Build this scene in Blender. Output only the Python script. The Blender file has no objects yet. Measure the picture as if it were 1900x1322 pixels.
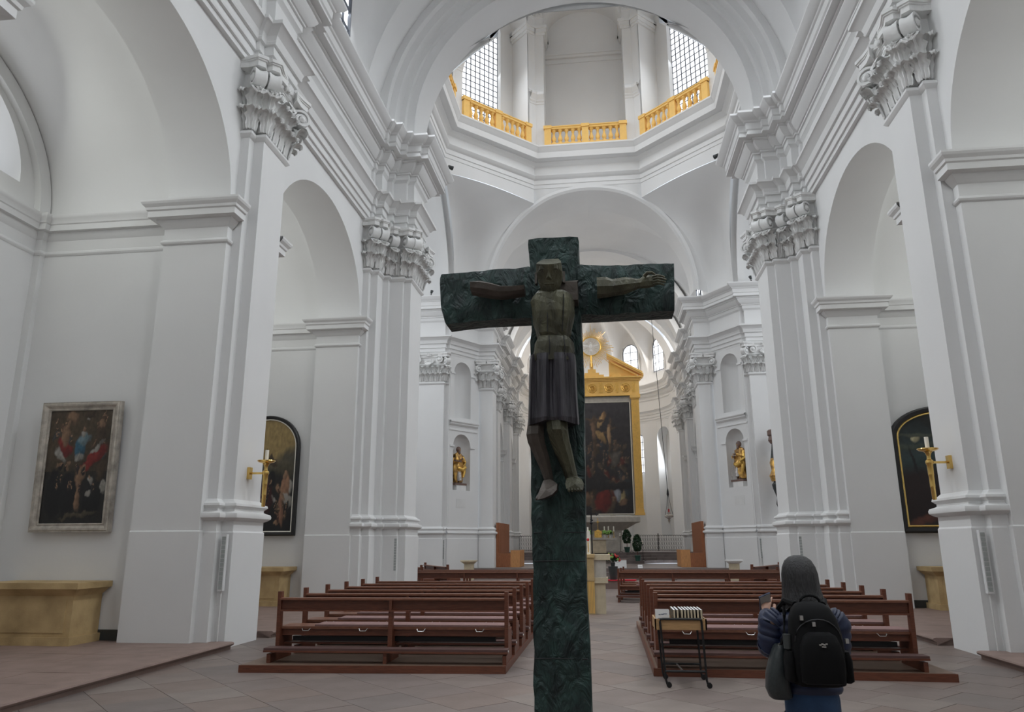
# Baroque church interior with a bronze crucifix in front of the pews
EXPO, WIN = 0.62, 1.0
L_NAVE, L_CHAPEL, L_CHOIR, L_TRANS, L_DOME, L_WEST, L_APSE = 255, 38, 84, 470, 125, 150, 90
import bpy, math, random
from math import sin, cos, pi, sqrt, atan2, radians
from mathutils import Vector, Matrix, noise
random.seed(7)
scene = bpy.context.scene
col = scene.collection

# ------------------------------------------------------------------ camera
cam_d = bpy.data.cameras.new('camera'); cam = bpy.data.objects.new('camera', cam_d); col.objects.link(cam)
cam_d.sensor_width = 36.0; cam_d.lens = 1385.5 / 1900 * 36.0
_y, _p, _r = radians(-7.0), radians(14.03), radians(-0.253)
_right = Vector((cos(_y), -sin(_y), 0))
_fh = Vector((sin(_y), cos(_y), 0))
_fwd = _fh * cos(_p) + Vector((0, 0, 1)) * sin(_p)
_up = -_fh * sin(_p) + Vector((0, 0, 1)) * cos(_p)
_right2 = _right * cos(_r) + _up * sin(_r)
_up2 = _up * cos(_r) - _right * sin(_r)
cam.matrix_world = Matrix(((_right2.x, _up2.x, -_fwd.x, .434), (_right2.y, _up2.y, -_fwd.y, 0), (_right2.z, _up2.z, -_fwd.z, 1.74), (0, 0, 0, 1)))
cam_d.clip_end = 300
scene.camera = cam

# ------------------------------------------------------------------ world, exposure
W = bpy.data.worlds.new('sky'); scene.world = W; W.use_nodes = True
W.node_tree.nodes['Background'].inputs[0].default_value = (.82, .9, 1.0, 1)
W.node_tree.nodes['Background'].inputs[1].default_value = 1.0
vs = scene.view_settings
vs.view_transform = 'Standard'; vs.look = 'None'; vs.exposure = EXPO; vs.gamma = 1.0; vs.use_curve_mapping = False
scene.cycles.max_bounces = 10; scene.cycles.diffuse_bounces = 7; scene.cycles.glossy_bounces = 3
scene.cycles.use_denoising = True
scene.cycles.sample_clamp_indirect = 6.0

def daylight(name, loc, direction, sx, sy, power, color=(.9, .95, 1), spread=180):
    l = bpy.data.lights.new(name, 'AREA'); l.shape = 'RECTANGLE'; l.size = sx; l.size_y = sy; l.energy = power; l.color = color; l.spread = radians(spread)
    o = bpy.data.objects.new(name, l); col.objects.link(o); o.location = loc
    o.rotation_euler = Vector(direction).to_track_quat('-Z', 'Y').to_euler()
    return o

# daylight falling in through the clerestory, dome, choir and side chapel windows
for s in (-1, 1):
    for yc in (1.8, 9.6, 17.4):
        daylight('daylight_clerestory', (s * 6.3, yc, 16.9), (-s, 0, -1.3), 2.6, 2.2, L_NAVE, spread=125)
    for yc in (1.8, 9.6, 17.4):
        daylight('daylight_chapel', (s * 10.3, yc, 9.6), (-s, 0, -.8), 3.4, 1.4, L_CHAPEL, (.97, 1, .93))
    for yc in (42.7, 48.5, 54.2):
        daylight('daylight_choir', (s * 5.9, yc, 16.7), (-s, 0, -1.0), 2.2, 2.2, L_CHOIR, (1, .98, .95))
    daylight('daylight_transept', (s * 14.5, 30, 13), (-s, 0, -.3), 6, 6, L_TRANS)
daylight('fill_west', (0, -5.6, 13.5), (0, 1, -.45), 3.4, 6.5, L_WEST)  # fill lamp added at the unseen west end to lift camera-facing surfaces
for a in (-58, -29, 29, 58):
    daylight('daylight_apse', (sin(radians(a)) * 5.9, 57.3 + cos(radians(a)) * 5.9, 16.6), (-sin(radians(a)), -cos(radians(a)), -.9), 1.3, 2.6, L_APSE, (1, .95, .9))
    daylight('daylight_apse_low', (sin(radians(a)) * 6.6, 57.3 + cos(radians(a)) * 6.6, 8.8), (-sin(radians(a)), -cos(radians(a)), -.3), 1.2, 2.8, L_APSE * .5)
for k in range(8):
    a = pi / 8 * 2 * k
    if k == 2: continue
    n = Vector((cos(a), sin(a), 0))
    daylight('daylight_dome', Vector((0, 30, 27.8)) + n * 7.4, -n + Vector((0, 0, -1.6)), 2.6, 5.2, L_DOME, spread=120)

# ------------------------------------------------------------------ materials
def mat(name, base, rough=.6, metal=0, spec=.5, vary=.06, scale=3.0, bump=0.0, bscale=40, vary2=None, coat=0, aniso=(1, 1, 1), dist=0, bdist=.02, emit=None, estr=0):
    m = bpy.data.materials.new(name); m.use_nodes = True; nt = m.node_tree; b = nt.nodes['Principled BSDF']
    tc = nt.nodes.new('ShaderNodeTexCoord'); mp = nt.nodes.new('ShaderNodeMapping'); mp.inputs['Scale'].default_value = aniso
    nt.links.new(tc.outputs['Object'], mp.inputs[0])
    nz = nt.nodes.new('ShaderNodeTexNoise'); nz.inputs['Scale'].default_value = scale; nz.inputs['Detail'].default_value = 5; nz.inputs['Distortion'].default_value = dist
    nt.links.new(mp.outputs[0], nz.inputs['Vector'])
    rp = nt.nodes.new('ShaderNodeValToRGB'); rp.color_ramp.elements[0].position = .3; rp.color_ramp.elements[1].position = .7
    lo = tuple(c * (1 - vary) for c in base) if vary2 is None else vary2
    hi = tuple(min(1, c * (1 + vary)) for c in base)
    rp.color_ramp.elements[0].color = (*lo, 1); rp.color_ramp.elements[1].color = (*hi, 1)
    nt.links.new(nz.outputs[0], rp.inputs[0]); nt.links.new(rp.outputs[0], b.inputs['Base Color'])
    b.inputs['Roughness'].default_value = rough; b.inputs['Metallic'].default_value = metal
    b.inputs['Specular IOR Level'].default_value = spec; b.inputs['Coat Weight'].default_value = coat
    if bump:
        n2 = nt.nodes.new('ShaderNodeTexNoise'); n2.inputs['Scale'].default_value = bscale; n2.inputs['Detail'].default_value = 4
        nt.links.new(mp.outputs[0], n2.inputs['Vector'])
        bp = nt.nodes.new('ShaderNodeBump'); bp.inputs['Strength'].default_value = bump; bp.inputs['Distance'].default_value = bdist; n2.inputs['Distortion'].default_value = dist
        nt.links.new(n2.outputs[0], bp.inputs['Height']); nt.links.new(bp.outputs[0], b.inputs['Normal'])
    if emit: b.inputs['Emission Color'].default_value = (*emit, 1); b.inputs['Emission Strength'].default_value = estr
    return m

M = {}
M['plaster'] = mat('white_plaster', (.70, .70, .695), .85, spec=.15, vary=.025, scale=.6, bump=.08, bscale=9)
M['stucco'] = mat('white_stucco', (.72, .72, .71), .8, spec=.15, vary=.06, scale=5, bump=.15, bscale=30)
M['grey'] = mat('grey_plaster', (.66, .66, .65), .85, vary=.04)
M['floor'] = [mat('sandstone_slab_%d' % i, c, .5, vary=.13, scale=2.2, bump=.1, bscale=25, spec=.35) for i, c in enumerate([(.185, .148, .135), (.205, .165, .148), (.17, .14, .13), (.195, .15, .132), (.215, .178, .16)])]
M['joint'] = mat('floor_joint', (.145, .12, .108), .9)
M['redstone'] = mat('red_sandstone', (.235, .165, .142), .6, vary=.14, scale=3, bump=.15)
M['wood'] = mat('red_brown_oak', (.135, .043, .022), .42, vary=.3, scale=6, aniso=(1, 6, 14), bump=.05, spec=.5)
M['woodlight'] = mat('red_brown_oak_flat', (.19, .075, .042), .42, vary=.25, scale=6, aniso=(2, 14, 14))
M['pad'] = mat('mauve_seat_pad', (.28, .17, .16), .9, vary=.08, scale=30)
M['kneel'] = mat('brown_kneeler_pad', (.09, .045, .04), .6, vary=.1, scale=10)
M['steel'] = mat('steel', (.55, .54, .52), .3, 1)
M['black'] = mat('black_metal', (.012, .012, .013), .5, .3)
M['darkiron'] = mat('wrought_iron', (.03, .03, .032), .5, .6)
M['gold'] = mat('gilding', (.78, .50, .13), .34, .75, vary=.15, scale=8)
M['brass'] = mat('polished_brass', (.80, .55, .18), .22, .95, vary=.08, scale=8)
M['ochre'] = mat('ochre_paint', (.80, .50, .14), .6, vary=.05, scale=4)
M['silver'] = mat('silver_frame', (.42, .38, .33), .45, .35, vary=.3, scale=7, bump=.2)
M['blackframe'] = mat('black_frame', (.012, .011, .011), .45, vary=.1)
M['sand'] = mat('yellow_sandstone', (.47, .34, .17), .7, vary=.22, scale=2.5, bump=.2, vary2=(.36, .25, .115))
M['cream'] = mat('cream_stone', (.55, .47, .33), .6, vary=.15, scale=4, bump=.1)
M['buff'] = mat('buff_stone', (.48, .45, .40), .6, vary=.12, scale=5)
M['bronze'] = mat('green_bronze', (.019, .042, .037), .5, .2, vary=.5, scale=6.5, bump=1.0, bscale=11, vary2=(.008, .014, .015), spec=.45, aniso=(1, 1, .55), dist=1.6, bdist=.045)
M['corpus'] = mat('olive_bronze', (.075, .074, .045), .5, .25, vary=.45, scale=5, bump=.8, bscale=16, vary2=(.028, .026, .018), spec=.4, aniso=(1.5, 1.5, .5), dist=.8)
M['corpus2'] = mat('brown_bronze', (.075, .062, .052), .5, .25, vary=.4, scale=6, bump=.5, bscale=14, spec=.4)
M['loin'] = mat('grey_bronze', (.055, .052, .06), .42, .3, vary=.45, scale=6, bump=.4, bscale=10, aniso=(3, 3, .5), spec=.4)
M['polyc'] = mat('gilt_carving', (.62, .38, .10), .35, .6, vary=.4, scale=6, vary2=(.20, .10, .05), bump=.4, bscale=12)
M['skinwood'] = mat('painted_carving', (.16, .10, .08), .5, vary=.2, scale=9)
M['silverdrape'] = mat('silvered_drapery', (.45, .42, .40), .4, .5, vary=.3, scale=14)
M['white'] = mat('white_paper', (.75, .75, .74), .8, vary=.02)
M['leafgreen'] = mat('dark_foliage', (.015, .05, .018), .55, vary=.3, scale=12)
M['lightgreen'] = mat('pale_foliage', (.25, .45, .10), .6, vary=.3, scale=12)
M['red'] = mat('red_petals', (.55, .03, .03), .5, vary=.2, scale=9)
M['redcloth'] = mat('red_cloth', (.62, .02, .04), .8)
M['pot'] = mat('dark_pot', (.04, .045, .045), .5)
M['greenpot'] = mat('green_pot', (.03, .09, .07), .5)
M['deckwood'] = mat('worn_brown_deck', (.16, .105, .075), .5, vary=.2, scale=5, aniso=(1, 8, 8))
M['panelwood'] = mat('chestnut_panel', (.30, .11, .045), .45, vary=.2, scale=5, aniso=(6, 6, 1))
M['panelwood2'] = mat('pale_oak_panel', (.50, .24, .09), .45, vary=.2, scale=5, aniso=(6, 6, 1))
M['oak'] = mat('light_oak', (.42, .25, .11), .5, vary=.15, scale=6, aniso=(1, 8, 10))
M['window'] = mat('daylit_glass', (.9, .93, 1), .2, vary=.02, emit=(.93, .96, 1), estr=WIN)
M['lead'] = mat('lead_came', (.10, .11, .13), .6)
M['whiteframe'] = mat('white_window_frame', (.7, .7, .7), .6)
M['jacket'] = mat('navy_quilted_nylon', (.009, .016, .05), .5, vary=.2, scale=8, spec=.5)
M['jeans'] = mat('blue_denim', (.022, .055, .125), .85, vary=.35, scale=5, bump=.2, bscale=60)
M['hair'] = mat('dark_grey_hair', (.014, .013, .014), .5, vary=.5, scale=14, aniso=(5, 5, .6), bump=.5, bscale=30)
M['skin'] = mat('skin', (.5, .3, .22), .55, vary=.06, scale=12)
M['pack'] = mat('black_nylon', (.003, .003, .0035), .75, vary=.2, scale=20, spec=.2)
M['leather'] = mat('dark_grey_leather', (.025, .032, .034), .45, vary=.2, scale=10, bump=.2, bscale=40)
M['speaker'] = mat('grey_speaker_grille', (.33, .35, .34), .6, vary=.08, scale=60)
M['candle'] = mat('white_wax', (.8, .77, .68), .5, vary=.02)
M['shoe'] = mat('dark_shoe', (.02, .02, .02), .5)

# ------------------------------------------------------------------ mesh helpers
class MB:
    def __init__(s, side=1): s.v = []; s.f = []; s.side = side
    def av(s, p): s.v.append((p[0] * s.side, p[1], p[2])); return len(s.v) - 1
    def face(s, pts):
        ix = [s.av(p) for p in pts]
        s.f.append(ix if s.side > 0 else ix[::-1])
    def grid(s, rows, close=False):
        ids = [[s.av(p) for p in r] for r in rows]
        for i in range(len(ids) - 1):
            n = len(ids[i]); m = n if close else n - 1
            for j in range(m):
                q = [ids[i][j], ids[i][(j + 1) % n], ids[i + 1][(j + 1) % n], ids[i + 1][j]]
                s.f.append(q if s.side > 0 else q[::-1])
        return ids
    def cap(s, ids, rev=False):
        q = list(ids)
        if rev: q = q[::-1]
        s.f.append(q if s.side > 0 else q[::-1])
    def box(s, x0, x1, y0, y1, z0, z1, M4=None, taper=0):
        t = taper
        P = [(x0, y0, z0), (x1, y0, z0), (x1, y1, z0), (x0, y1, z0), (x0 + t, y0 + t, z1), (x1 - t, y0 + t, z1), (x1 - t, y1 - t, z1), (x0 + t, y1 - t, z1)]
        if M4 is not None: P = [tuple(M4 @ Vector(p)) for p in P]
        i = [s.av(p) for p in P]
        for q in ((0, 3, 2, 1), (4, 5, 6, 7), (0, 1, 5, 4), (1, 2, 6, 5), (2, 3, 7, 6), (3, 0, 4, 7)):
            q = [i[k] for k in q]; s.f.append(q if s.side > 0 else q[::-1])
        return s
    def prism(s, poly, z0, z1):
        n = len(poly); a = [s.av((p[0], p[1], z0)) for p in poly]; b = [s.av((p[0], p[1], z1)) for p in poly]
        for i in range(n):
            q = [a[i], a[(i + 1) % n], b[(i + 1) % n], b[i]]; s.f.append(q if s.side > 0 else q[::-1])
        s.cap(b); s.cap(a, True)
        return s
    def lathe(s, cx, cy, prof, n=16, sx=1, sy=1):
        rows = [[(cx + r * cos(2 * pi * k / n) * sx, cy + r * sin(2 * pi * k / n) * sy, z) for k in range(n)] for r, z in prof]
        ids = s.grid(rows, True)
        s.cap(ids[0], True); s.cap(ids[-1])
        return s
    def tube(s, pts, r, n=8, cap=True):
        pts = [Vector(p) for p in pts]; rows = []
        rr = r if isinstance(r, (list, tuple)) else [r] * len(pts)
        for i, p in enumerate(pts):
            t = (pts[min(i + 1, len(pts) - 1)] - pts[max(i - 1, 0)]).normalized()
            ref = Vector((0, 0, 1)) if abs(t.z) < .9 else Vector((1, 0, 0))
            a = t.cross(ref).normalized(); b = t.cross(a).normalized()
            rows.append([tuple(p + (a * cos(2 * pi * k / n) + b * sin(2 * pi * k / n)) * rr[i]) for k in range(n)])
        ids = s.grid(rows, True)
        if cap: s.cap(ids[0], True); s.cap(ids[-1])
        return s
    def sphere(s, c, r, n=10, m=7, sx=1, sy=1, sz=1):
        prof = [(max(.001, r * sin(pi * i / m)), -r * cos(pi * i / m)) for i in range(m + 1)]
        rows = [[(c[0] + q * cos(2 * pi * k / n) * sx, c[1] + q * sin(2 * pi * k / n) * sy, c[2] + z * sz) for k in range(n)] for q, z in prof]
        s.grid(rows, True); return s
    def mesh(s, name, m, smooth=False, ang=40):
        me = bpy.data.meshes.new(name); me.from_pydata(s.v, [], s.f); me.update()
        for x in (m if isinstance(m, (list, tuple)) else [m]): me.materials.append(x)
        if smooth:
            for p in me.polygons: p.use_smooth = True
            try: me.set_sharp_from_angle(angle=radians(ang))
            except Exception: pass
        return me
    def build(s, name, m, parent=None, smooth=False, ang=40, **kw):
        return link(name, s.mesh(name, m, smooth, ang), parent, **kw)

def link(name, me, parent=None, loc=None, rot=None, **kw):
    o = bpy.data.objects.new(name, me); col.objects.link(o)
    if parent is not None:
        o.parent = parent
        if loc is not None: o.location = loc
        else:
            # meshes are written in world coordinates: undo the parent's own transform
            if getattr(parent, 'type', '') == 'EMPTY' and kw.pop('world', False): o.matrix_parent_inverse = parent.matrix_world.inverted()
    elif loc is not None: o.location = loc
    if rot is not None: o.rotation_euler = rot
    kw.pop('world', None)
    for k, v in kw.items(): o[k] = v
    return o
def empty(name, loc=(0, 0, 0), rot=(0, 0, 0), **kw):
    o = bpy.data.objects.new(name, None); col.objects.link(o); o.location = loc; o.rotation_euler = rot; o.empty_display_size = .2
    for k, v in kw.items(): o[k] = v
    return o
def thing(name, label, cat, loc=(0, 0, 0), rz=0, group=None, rot=None):
    kw = dict(label=label, category=cat)
    if group: kw['group'] = group
    return empty(name, loc, rot or (0, 0, rz), **kw)
def struct(name, **kw): return empty(name, kind='structure', **kw)
def copy_tree(o, parent=None):
    c = o.copy(); col.objects.link(c)
    if parent is not None: c.parent = parent; c.matrix_parent_inverse = o.matrix_parent_inverse
    for ch in o.children: copy_tree(ch, c)
    return c

def bx(name, x0, x1, y0, y1, z0, z1, m, parent=None, **kw):
    return MB().box(x0, x1, y0, y1, z0, z1).build(name, m, parent, **kw)

def miters(path, closed=False):
    P = [Vector(p) for p in path]; n = len(P); out = []
    for i in range(n):
        if closed: a, b = P[i] - P[i - 1], P[(i + 1) % n] - P[i]
        else:
            a = P[i] - P[i - 1] if i else P[1] - P[0]
            b = P[i + 1] - P[i] if i < n - 1 else P[-1] - P[-2]
        a.normalize(); b.normalize()
        n1 = Vector((-a.y, a.x)); n2 = Vector((-b.y, b.x))
        out.append((n1 + n2) / max(.2, 1 + n1.dot(n2)))
    return P, out
def sweep(mb, path, prof, closed=False):
    P, m = miters(path, closed)
    rows = [[(p.x + k.x * o, p.y + k.y * o, z) for p, k in zip(P, m)] for o, z in prof]
    mb.grid(rows, closed)
    return mb

def arc(ua, ub, zs, b, n=20):
    c, a = (ua + ub) / 2, (ub - ua) / 2
    return [(c - a * cos(pi * k / n), zs + b * sin(pi * k / n)) for k in range(n + 1)]
def archwall(mb, f, u0, u1, zb, zt, ops, n=20):
    """front face with arched openings; ops = (ua, ub, zbot, zspring, b, depth). f(u, z, d) -> xyz"""
    cur = u0
    for ua, ub, z0, zs, b, dep in ops:
        if ua > cur: mb.grid([[f(cur, zb, 0), f(ua, zb, 0)], [f(cur, zt, 0), f(ua, zt, 0)]])
        if z0 > zb: mb.grid([[f(ua, zb, 0), f(ub, zb, 0)], [f(ua, z0, 0), f(ub, z0, 0)]])
        A = arc(ua, ub, zs, b, n)
        mb.grid([[f(u, z, 0) for u, z in A], [f(u, zt, 0) for u, z in A]])
        out = [(ua, z0)] + A + [(ub, z0)]
        mb.grid([[f(u, z, 0) for u, z in out], [f(u, z, dep) for u, z in out]])
        if z0 > zb: mb.grid([[f(ua, z0, 0), f(ub, z0, 0)], [f(ua, z0, dep), f(ub, z0, dep)]])
        cur = ub
    if u1 > cur: mb.grid([[f(cur, zb, 0), f(u1, zb, 0)], [f(cur, zt, 0), f(u1, zt, 0)]])
def archfill(mb, f, ua, ub, z0, zs, b, d, n=20):
    A = arc(ua, ub, zs, b, n)
    mb.grid([[f(u, z0, d) for u, z in A], [f(u, z, d) for u, z in A]])
def niche(mb, f, ua, ub, z0, zs, dmul=1.0):
    c, a = (ua + ub) / 2, (ub - ua) / 2
    half = [(c - a * cos(pi * k / 14), a * dmul * sin(pi * k / 14)) for k in range(15)]
    rows = [[f(u, z, d) for u, d in half] for z in (z0, zs)]
    for j in range(1, 9):
        t = pi / 2 * j / 8
        rows.append([f(c + (u - c) * cos(t), zs + a * sin(t), d * cos(t)) for u, d in half])
    mb.grid(rows)
    mb.grid([[f(u, z0, 0) for u, d in half], [f(u, z0, d) for u, d in half]])
# ------------------------------------------------------------------ profiles
PED = [(.09, 0), (.09, 1.93), (.07, 1.96), (.07, 2.13), (.12, 2.15), (.17, 2.19), (.175, 2.23), (.16, 2.27), (.10, 2.29), (.065, 2.31), (.065, 2.35), (.09, 2.37), (.12, 2.40), (.11, 2.44), (.06, 2.46), (.03, 2.49), (.0, 2.52), (0, 9.66), (.03, 9.68), (.07, 9.73), (.07, 9.78), (.02, 9.82), (.0, 9.84)]
ENT = [(-.14, 11.28), (0, 11.28), (0, 11.40), (.05, 11.405), (.06, 11.45), (.045, 11.455), (.045, 11.60), (.10, 11.605), (.11, 11.66), (.09, 11.665), (.09, 11.82), (.15, 11.825), (.17, 11.88), (.16, 11.90), (.19, 12.0), (.30, 12.10), (.35, 12.13), (.38, 12.14), (.38, 12.22), (.03, 12.23), (.02, 13.0), (.05, 13.04), (.11, 13.085), (.11, 13.24), (.16, 13.245), (.16, 13.30), (.20, 13.305), (.30, 13.38), (.37, 13.50), (.37, 13.54), (.42, 13.545), (.42, 13.60), (.60, 13.605), (.60, 13.66), (.56, 13.75), (.60, 13.78), (.61, 13.97), (.65, 13.99), (.67, 14.03), (.72, 14.05), (.80, 14.12), (.86, 14.2), (.86, 14.26), (.0, 14.28)]
IMP = [(.006, 7.33), (.035, 7.35), (.05, 7.38), (.035, 7.42), (.006, 7.44), (.006, 7.66), (.03, 7.68), (.08, 7.74), (.12, 7.80), (.12, 7.82), (.24, 7.83), (.24, 7.95), (.27, 7.97), (.28, 8.02), (.33, 8.07), (.35, 8.11), (.35, 8.15), (0, 8.17)]
def scaled(prof, k, z0): return [(o * k, z0 + (z - prof[0][1]) * k) for o, z in prof]

# ------------------------------------------------------------------ composite capital
_capmesh = {}
def leaf_mesh(h, w, curl):
    key = ('leaf', round(h, 2), round(w, 2), curl)
    if key in _capmesh: return _capmesh[key]
    mb = MB(); rows = []
    T = [(0, .02, 0), (.16, .035, .2), (.3, .05, .4), (.45, .07, .6), (.6, .10, .78), (.72, .15, .92), (.82, .21, 1.0), (.9, .27, .98), (.96, .30, .90), (1, .285, .80)]
    for i, (t, o, z) in enumerate(T):
        lobe = 1 + (.2 if i % 2 else -.14)
        ww = w * (.37 + .14 * sin(pi * t)) * (lobe if 1 < i < 9 else 1) * (1 if t < .85 else (.75 if t < .98 else .4))
        r = []
        for j, s in enumerate((-1, -.72, -.45, -.2, 0, .2, .45, .72, 1)):
            g = (.05, -.02, .045, -.01, .08, -.01, .045, -.02, .05)[j] * h * 1.3
            r.append((o * curl * h * 2 + g - .02 * abs(s), s * ww, z * h - (.05 * h * abs(s) if i > 5 else 0)))
        rows.append(r)
    mb.grid(rows)
    _capmesh[key] = mb.mesh('acanthus_leaf', M['stucco'], True, 60); return _capmesh[key]
def volute_mesh(R, wd):
    key = ('vol', R, wd)
    if key in _capmesh: return _capmesh[key]
    mb = MB(); rows = []; n = 34
    for i in range(n + 1):
        a = pi * .75 - 2 * pi * 1.75 * i / n
        r = R * (1 - .78 * (i / n) ** .8)
        w = wd * (1 - .0 * i / n); th = R * .24 * (1 - .5 * i / n)
        c, s = cos(a), sin(a)
        q = .72 + .28 * min(1, i / 6)
        rows.append([(r * c, -w / 2, r * s), (r * c, -w * .40, r * s), (r * c * q, -w * .26, r * s * q), (r * c * q * .93, 0, r * s * q * .93), (r * c * q, w * .26, r * s * q), (r * c, w * .40, r * s), (r * c, w / 2, r * s), ((r - th) * c, w / 2, (r - th) * s), ((r - th) * c, -w / 2, (r - th) * s)])
    mb.grid(rows, True)
    mb.lathe(0, 0, [(.001, 0)], 3) if False else None
    # the drum between the scrolls
    rr = [[(R * .62 * cos(2 * pi * k / 12), y, R * .62 * sin(2 * pi * k / 12)) for k in range(12)] for y in (-wd * .32, wd * .32)]
    ids = mb.grid(rr, True); mb.cap(ids[0], True); mb.cap(ids[1])
    rr = [[(R * q * cos(2 * pi * k / 8), y, R * q * sin(2 * pi * k / 8)) for k in range(8)] for q, y in ((.3, -wd * .5), (.16, -wd * .62), (.01, -wd * .7))]
    mb.grid(rr, True); rr = [[(x, -y, z) for x, y, z in r] for r in rr]; mb.grid(rr, True)
    _capmesh[key] = mb.mesh('volute', M['stucco'], True, 35); return _capmesh[key]
def horn_mesh(k):
    key = ('horn', k)
    if key in _capmesh: return _capmesh[key]
    mb = MB()
    def lay(z0, z1, e):
        P = [(-.02, .40), (.16, .20 + e), (.36 + e, .075 + e * .5), (.36 + e, -.075 - e * .5), (.16, -.20 - e), (-.02, -.40)]
        mb.prism([(x * k, y * k) for x, y in P], z0 * k, z1 * k)
    lay(0, .12, 0); lay(.12, .15, .03); lay(.15, .22, .06)
    _capmesh[key] = mb.mesh('abacus_horn', M['stucco']); return _capmesh[key]
def flower_mesh(k):
    key = ('flower', k)
    if key in _capmesh: return _capmesh[key]
    mb = MB()
    for i in range(6):
        a = pi * i / 5 - .0
        mb.tube([(0, 0, 0), (.05 * k, .07 * k * cos(a), .07 * k * sin(a) + .02), (.10 * k, .17 * k * cos(a), .17 * k * sin(a) + .02)], [.02 * k, .035 * k, .012 * k], 6)
    mb.sphere((.07 * k, 0, .03 * k), .045 * k)
    _capmesh[key] = mb.mesh('flower', M['stucco'], True); return _capmesh[key]
def shell_mesh(k):
    key = ('shell', k)
    if key in _capmesh: return _capmesh[key]
    mb = MB(); rows = []
    for i, (x, z) in enumerate(((0, 0), (.10, .03), (.18, -.01), (.23, -.09), (.22, -.15))):
        rows.append([(x * k + (.018 if j % 2 else 0) * k, (j - 4) / 4 * .17 * k * (.55, .8, 1, .85, .4)[i], z * k - .02 * abs(j - 4) / 4 * k) for j in range(9)])
    mb.grid(rows)
    _capmesh[key] = mb.mesh('shell_leaf', M['stucco'], True); return _capmesh[key]
def put(name, me, parent, p, n, side, tilt=0):
    o = bpy.data.objects.new(name, me); col.objects.link(o); o.parent = parent
    o.location = (p[0] * side, p[1], p[2]); o.rotation_euler = (0, tilt, atan2(n[1], n[0] * side)); return o

def capital(parent, side, path, zb=9.84, k=1.0, fine=True, ends=(0, 0)):
    """composite capital along a stepped pilaster path, outward = left of the path"""
    H = 1.46 * k
    mb = MB(side)
    sweep(mb, path, [(.0, zb), (.02 * k, zb + .2 * k), (.03 * k, zb + .75 * k), (.05 * k, zb + .80 * k), (.12 * k, zb + .86 * k), (.13 * k, zb + .90 * k), (.07 * k, zb + .94 * k), (.07 * k, zb + 1.22 * k), (.13 * k, zb + 1.25 * k), (.13 * k, zb + 1.36 * k), (.17 * k, zb + 1.38 * k), (.19 * k, zb + 1.45 * k), (0, zb + 1.46 * k)])
    c = mb.build('capital', M['stucco'], parent)
    P, m = miters(path); n = len(P)
    vm, hm = volute_mesh(round(.245 * k, 3), round(.25 * k, 3)), horn_mesh(k)
    convex = []
    for i in range(1, n - 1):
        a, b = (P[i] - P[i - 1]).normalized(), (P[i + 1] - P[i]).normalized()
        if a.x * b.y - a.y * b.x < -.2: convex.append(i)
    for i in convex:
        d = m[i].normalized()
        q = P[i] + d * .25 * k
        put('volute', vm, c, (q.x, q.y, zb + 1.01 * k), d, side)
        q = P[i] + d * .02
        put('abacus_horn', hm, c, (q.x, q.y, zb + 1.245 * k), d, side)
        if fine:
            q = P[i] + d * .17 * k
            put('shell_leaf', shell_mesh(k), c, (q.x, q.y, zb + .80 * k), d, side)
            put('acanthus_leaf', leaf_mesh(.42 * k, .30 * k, 1.25), c, (P[i].x + d.x * .01, P[i].y + d.y * .01, zb), d, side)
            put('acanthus_leaf', leaf_mesh(.42 * k, .34 * k, 1.5), c, (P[i].x + d.x * .05, P[i].y + d.y * .05, zb + .36 * k), d, side)
    for i in range(n - 1):
        t = P[i + 1] - P[i]; L = t.length; t.normalize(); nn = Vector((-t.y, t.x))
        if L < .14 * k: continue
        cnt = max(1, round(L / (.29 * k)))
        for j in range(cnt):
            q = P[i] + t * (L * (j + .5) / cnt)
            put('acanthus_leaf', leaf_mesh(.42 * k, .27 * k, 1.15), c, (q.x + nn.x * .01, q.y + nn.y * .01, zb), nn, side)
        for j in range(cnt - 1 if cnt > 1 else 1):
            q = P[i] + t * (L * (j + 1) / cnt if cnt > 1 else L / 2)
            put('acanthus_leaf', leaf_mesh(.42 * k, .27 * k, 1.2), c, (q.x + nn.x * .04, q.y + nn.y * .04, zb + .36 * k), nn, side)
        if L > .9 * k:
            q = P[i] + t * (L / 2) + nn * .12 * k
            put('flower', flower_mesh(k), c, (q.x, q.y, zb + 1.3 * k), nn, side)
            for s2 in (-1, 1):
                q = P[i] + t * (L / 2 + s2 * .17 * k) + nn * .14 * k
                o = put('volute', volute_mesh(round(.13 * k, 3), round(.08 * k, 3)), c, (q.x, q.y, zb + 1.02 * k), nn, side)
                o.rotation_euler.z += pi / 2
            for s2 in (-1, 1):
                if L > 1.2 * k:
                    q = P[i] + t * (L / 2 + s2 * L * .36) + nn * .14 * k
                    o = put('volute', vm, c, (q.x, q.y, zb + 1.10 * k), nn, side); o.rotation_euler.z += pi / 2
            q = P[i] + t * (L / 2) + nn * .12 * k
            put('shell_leaf', shell_mesh(k), c, (q.x, q.y, zb + .95 * k), nn, side)
    return c

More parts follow.
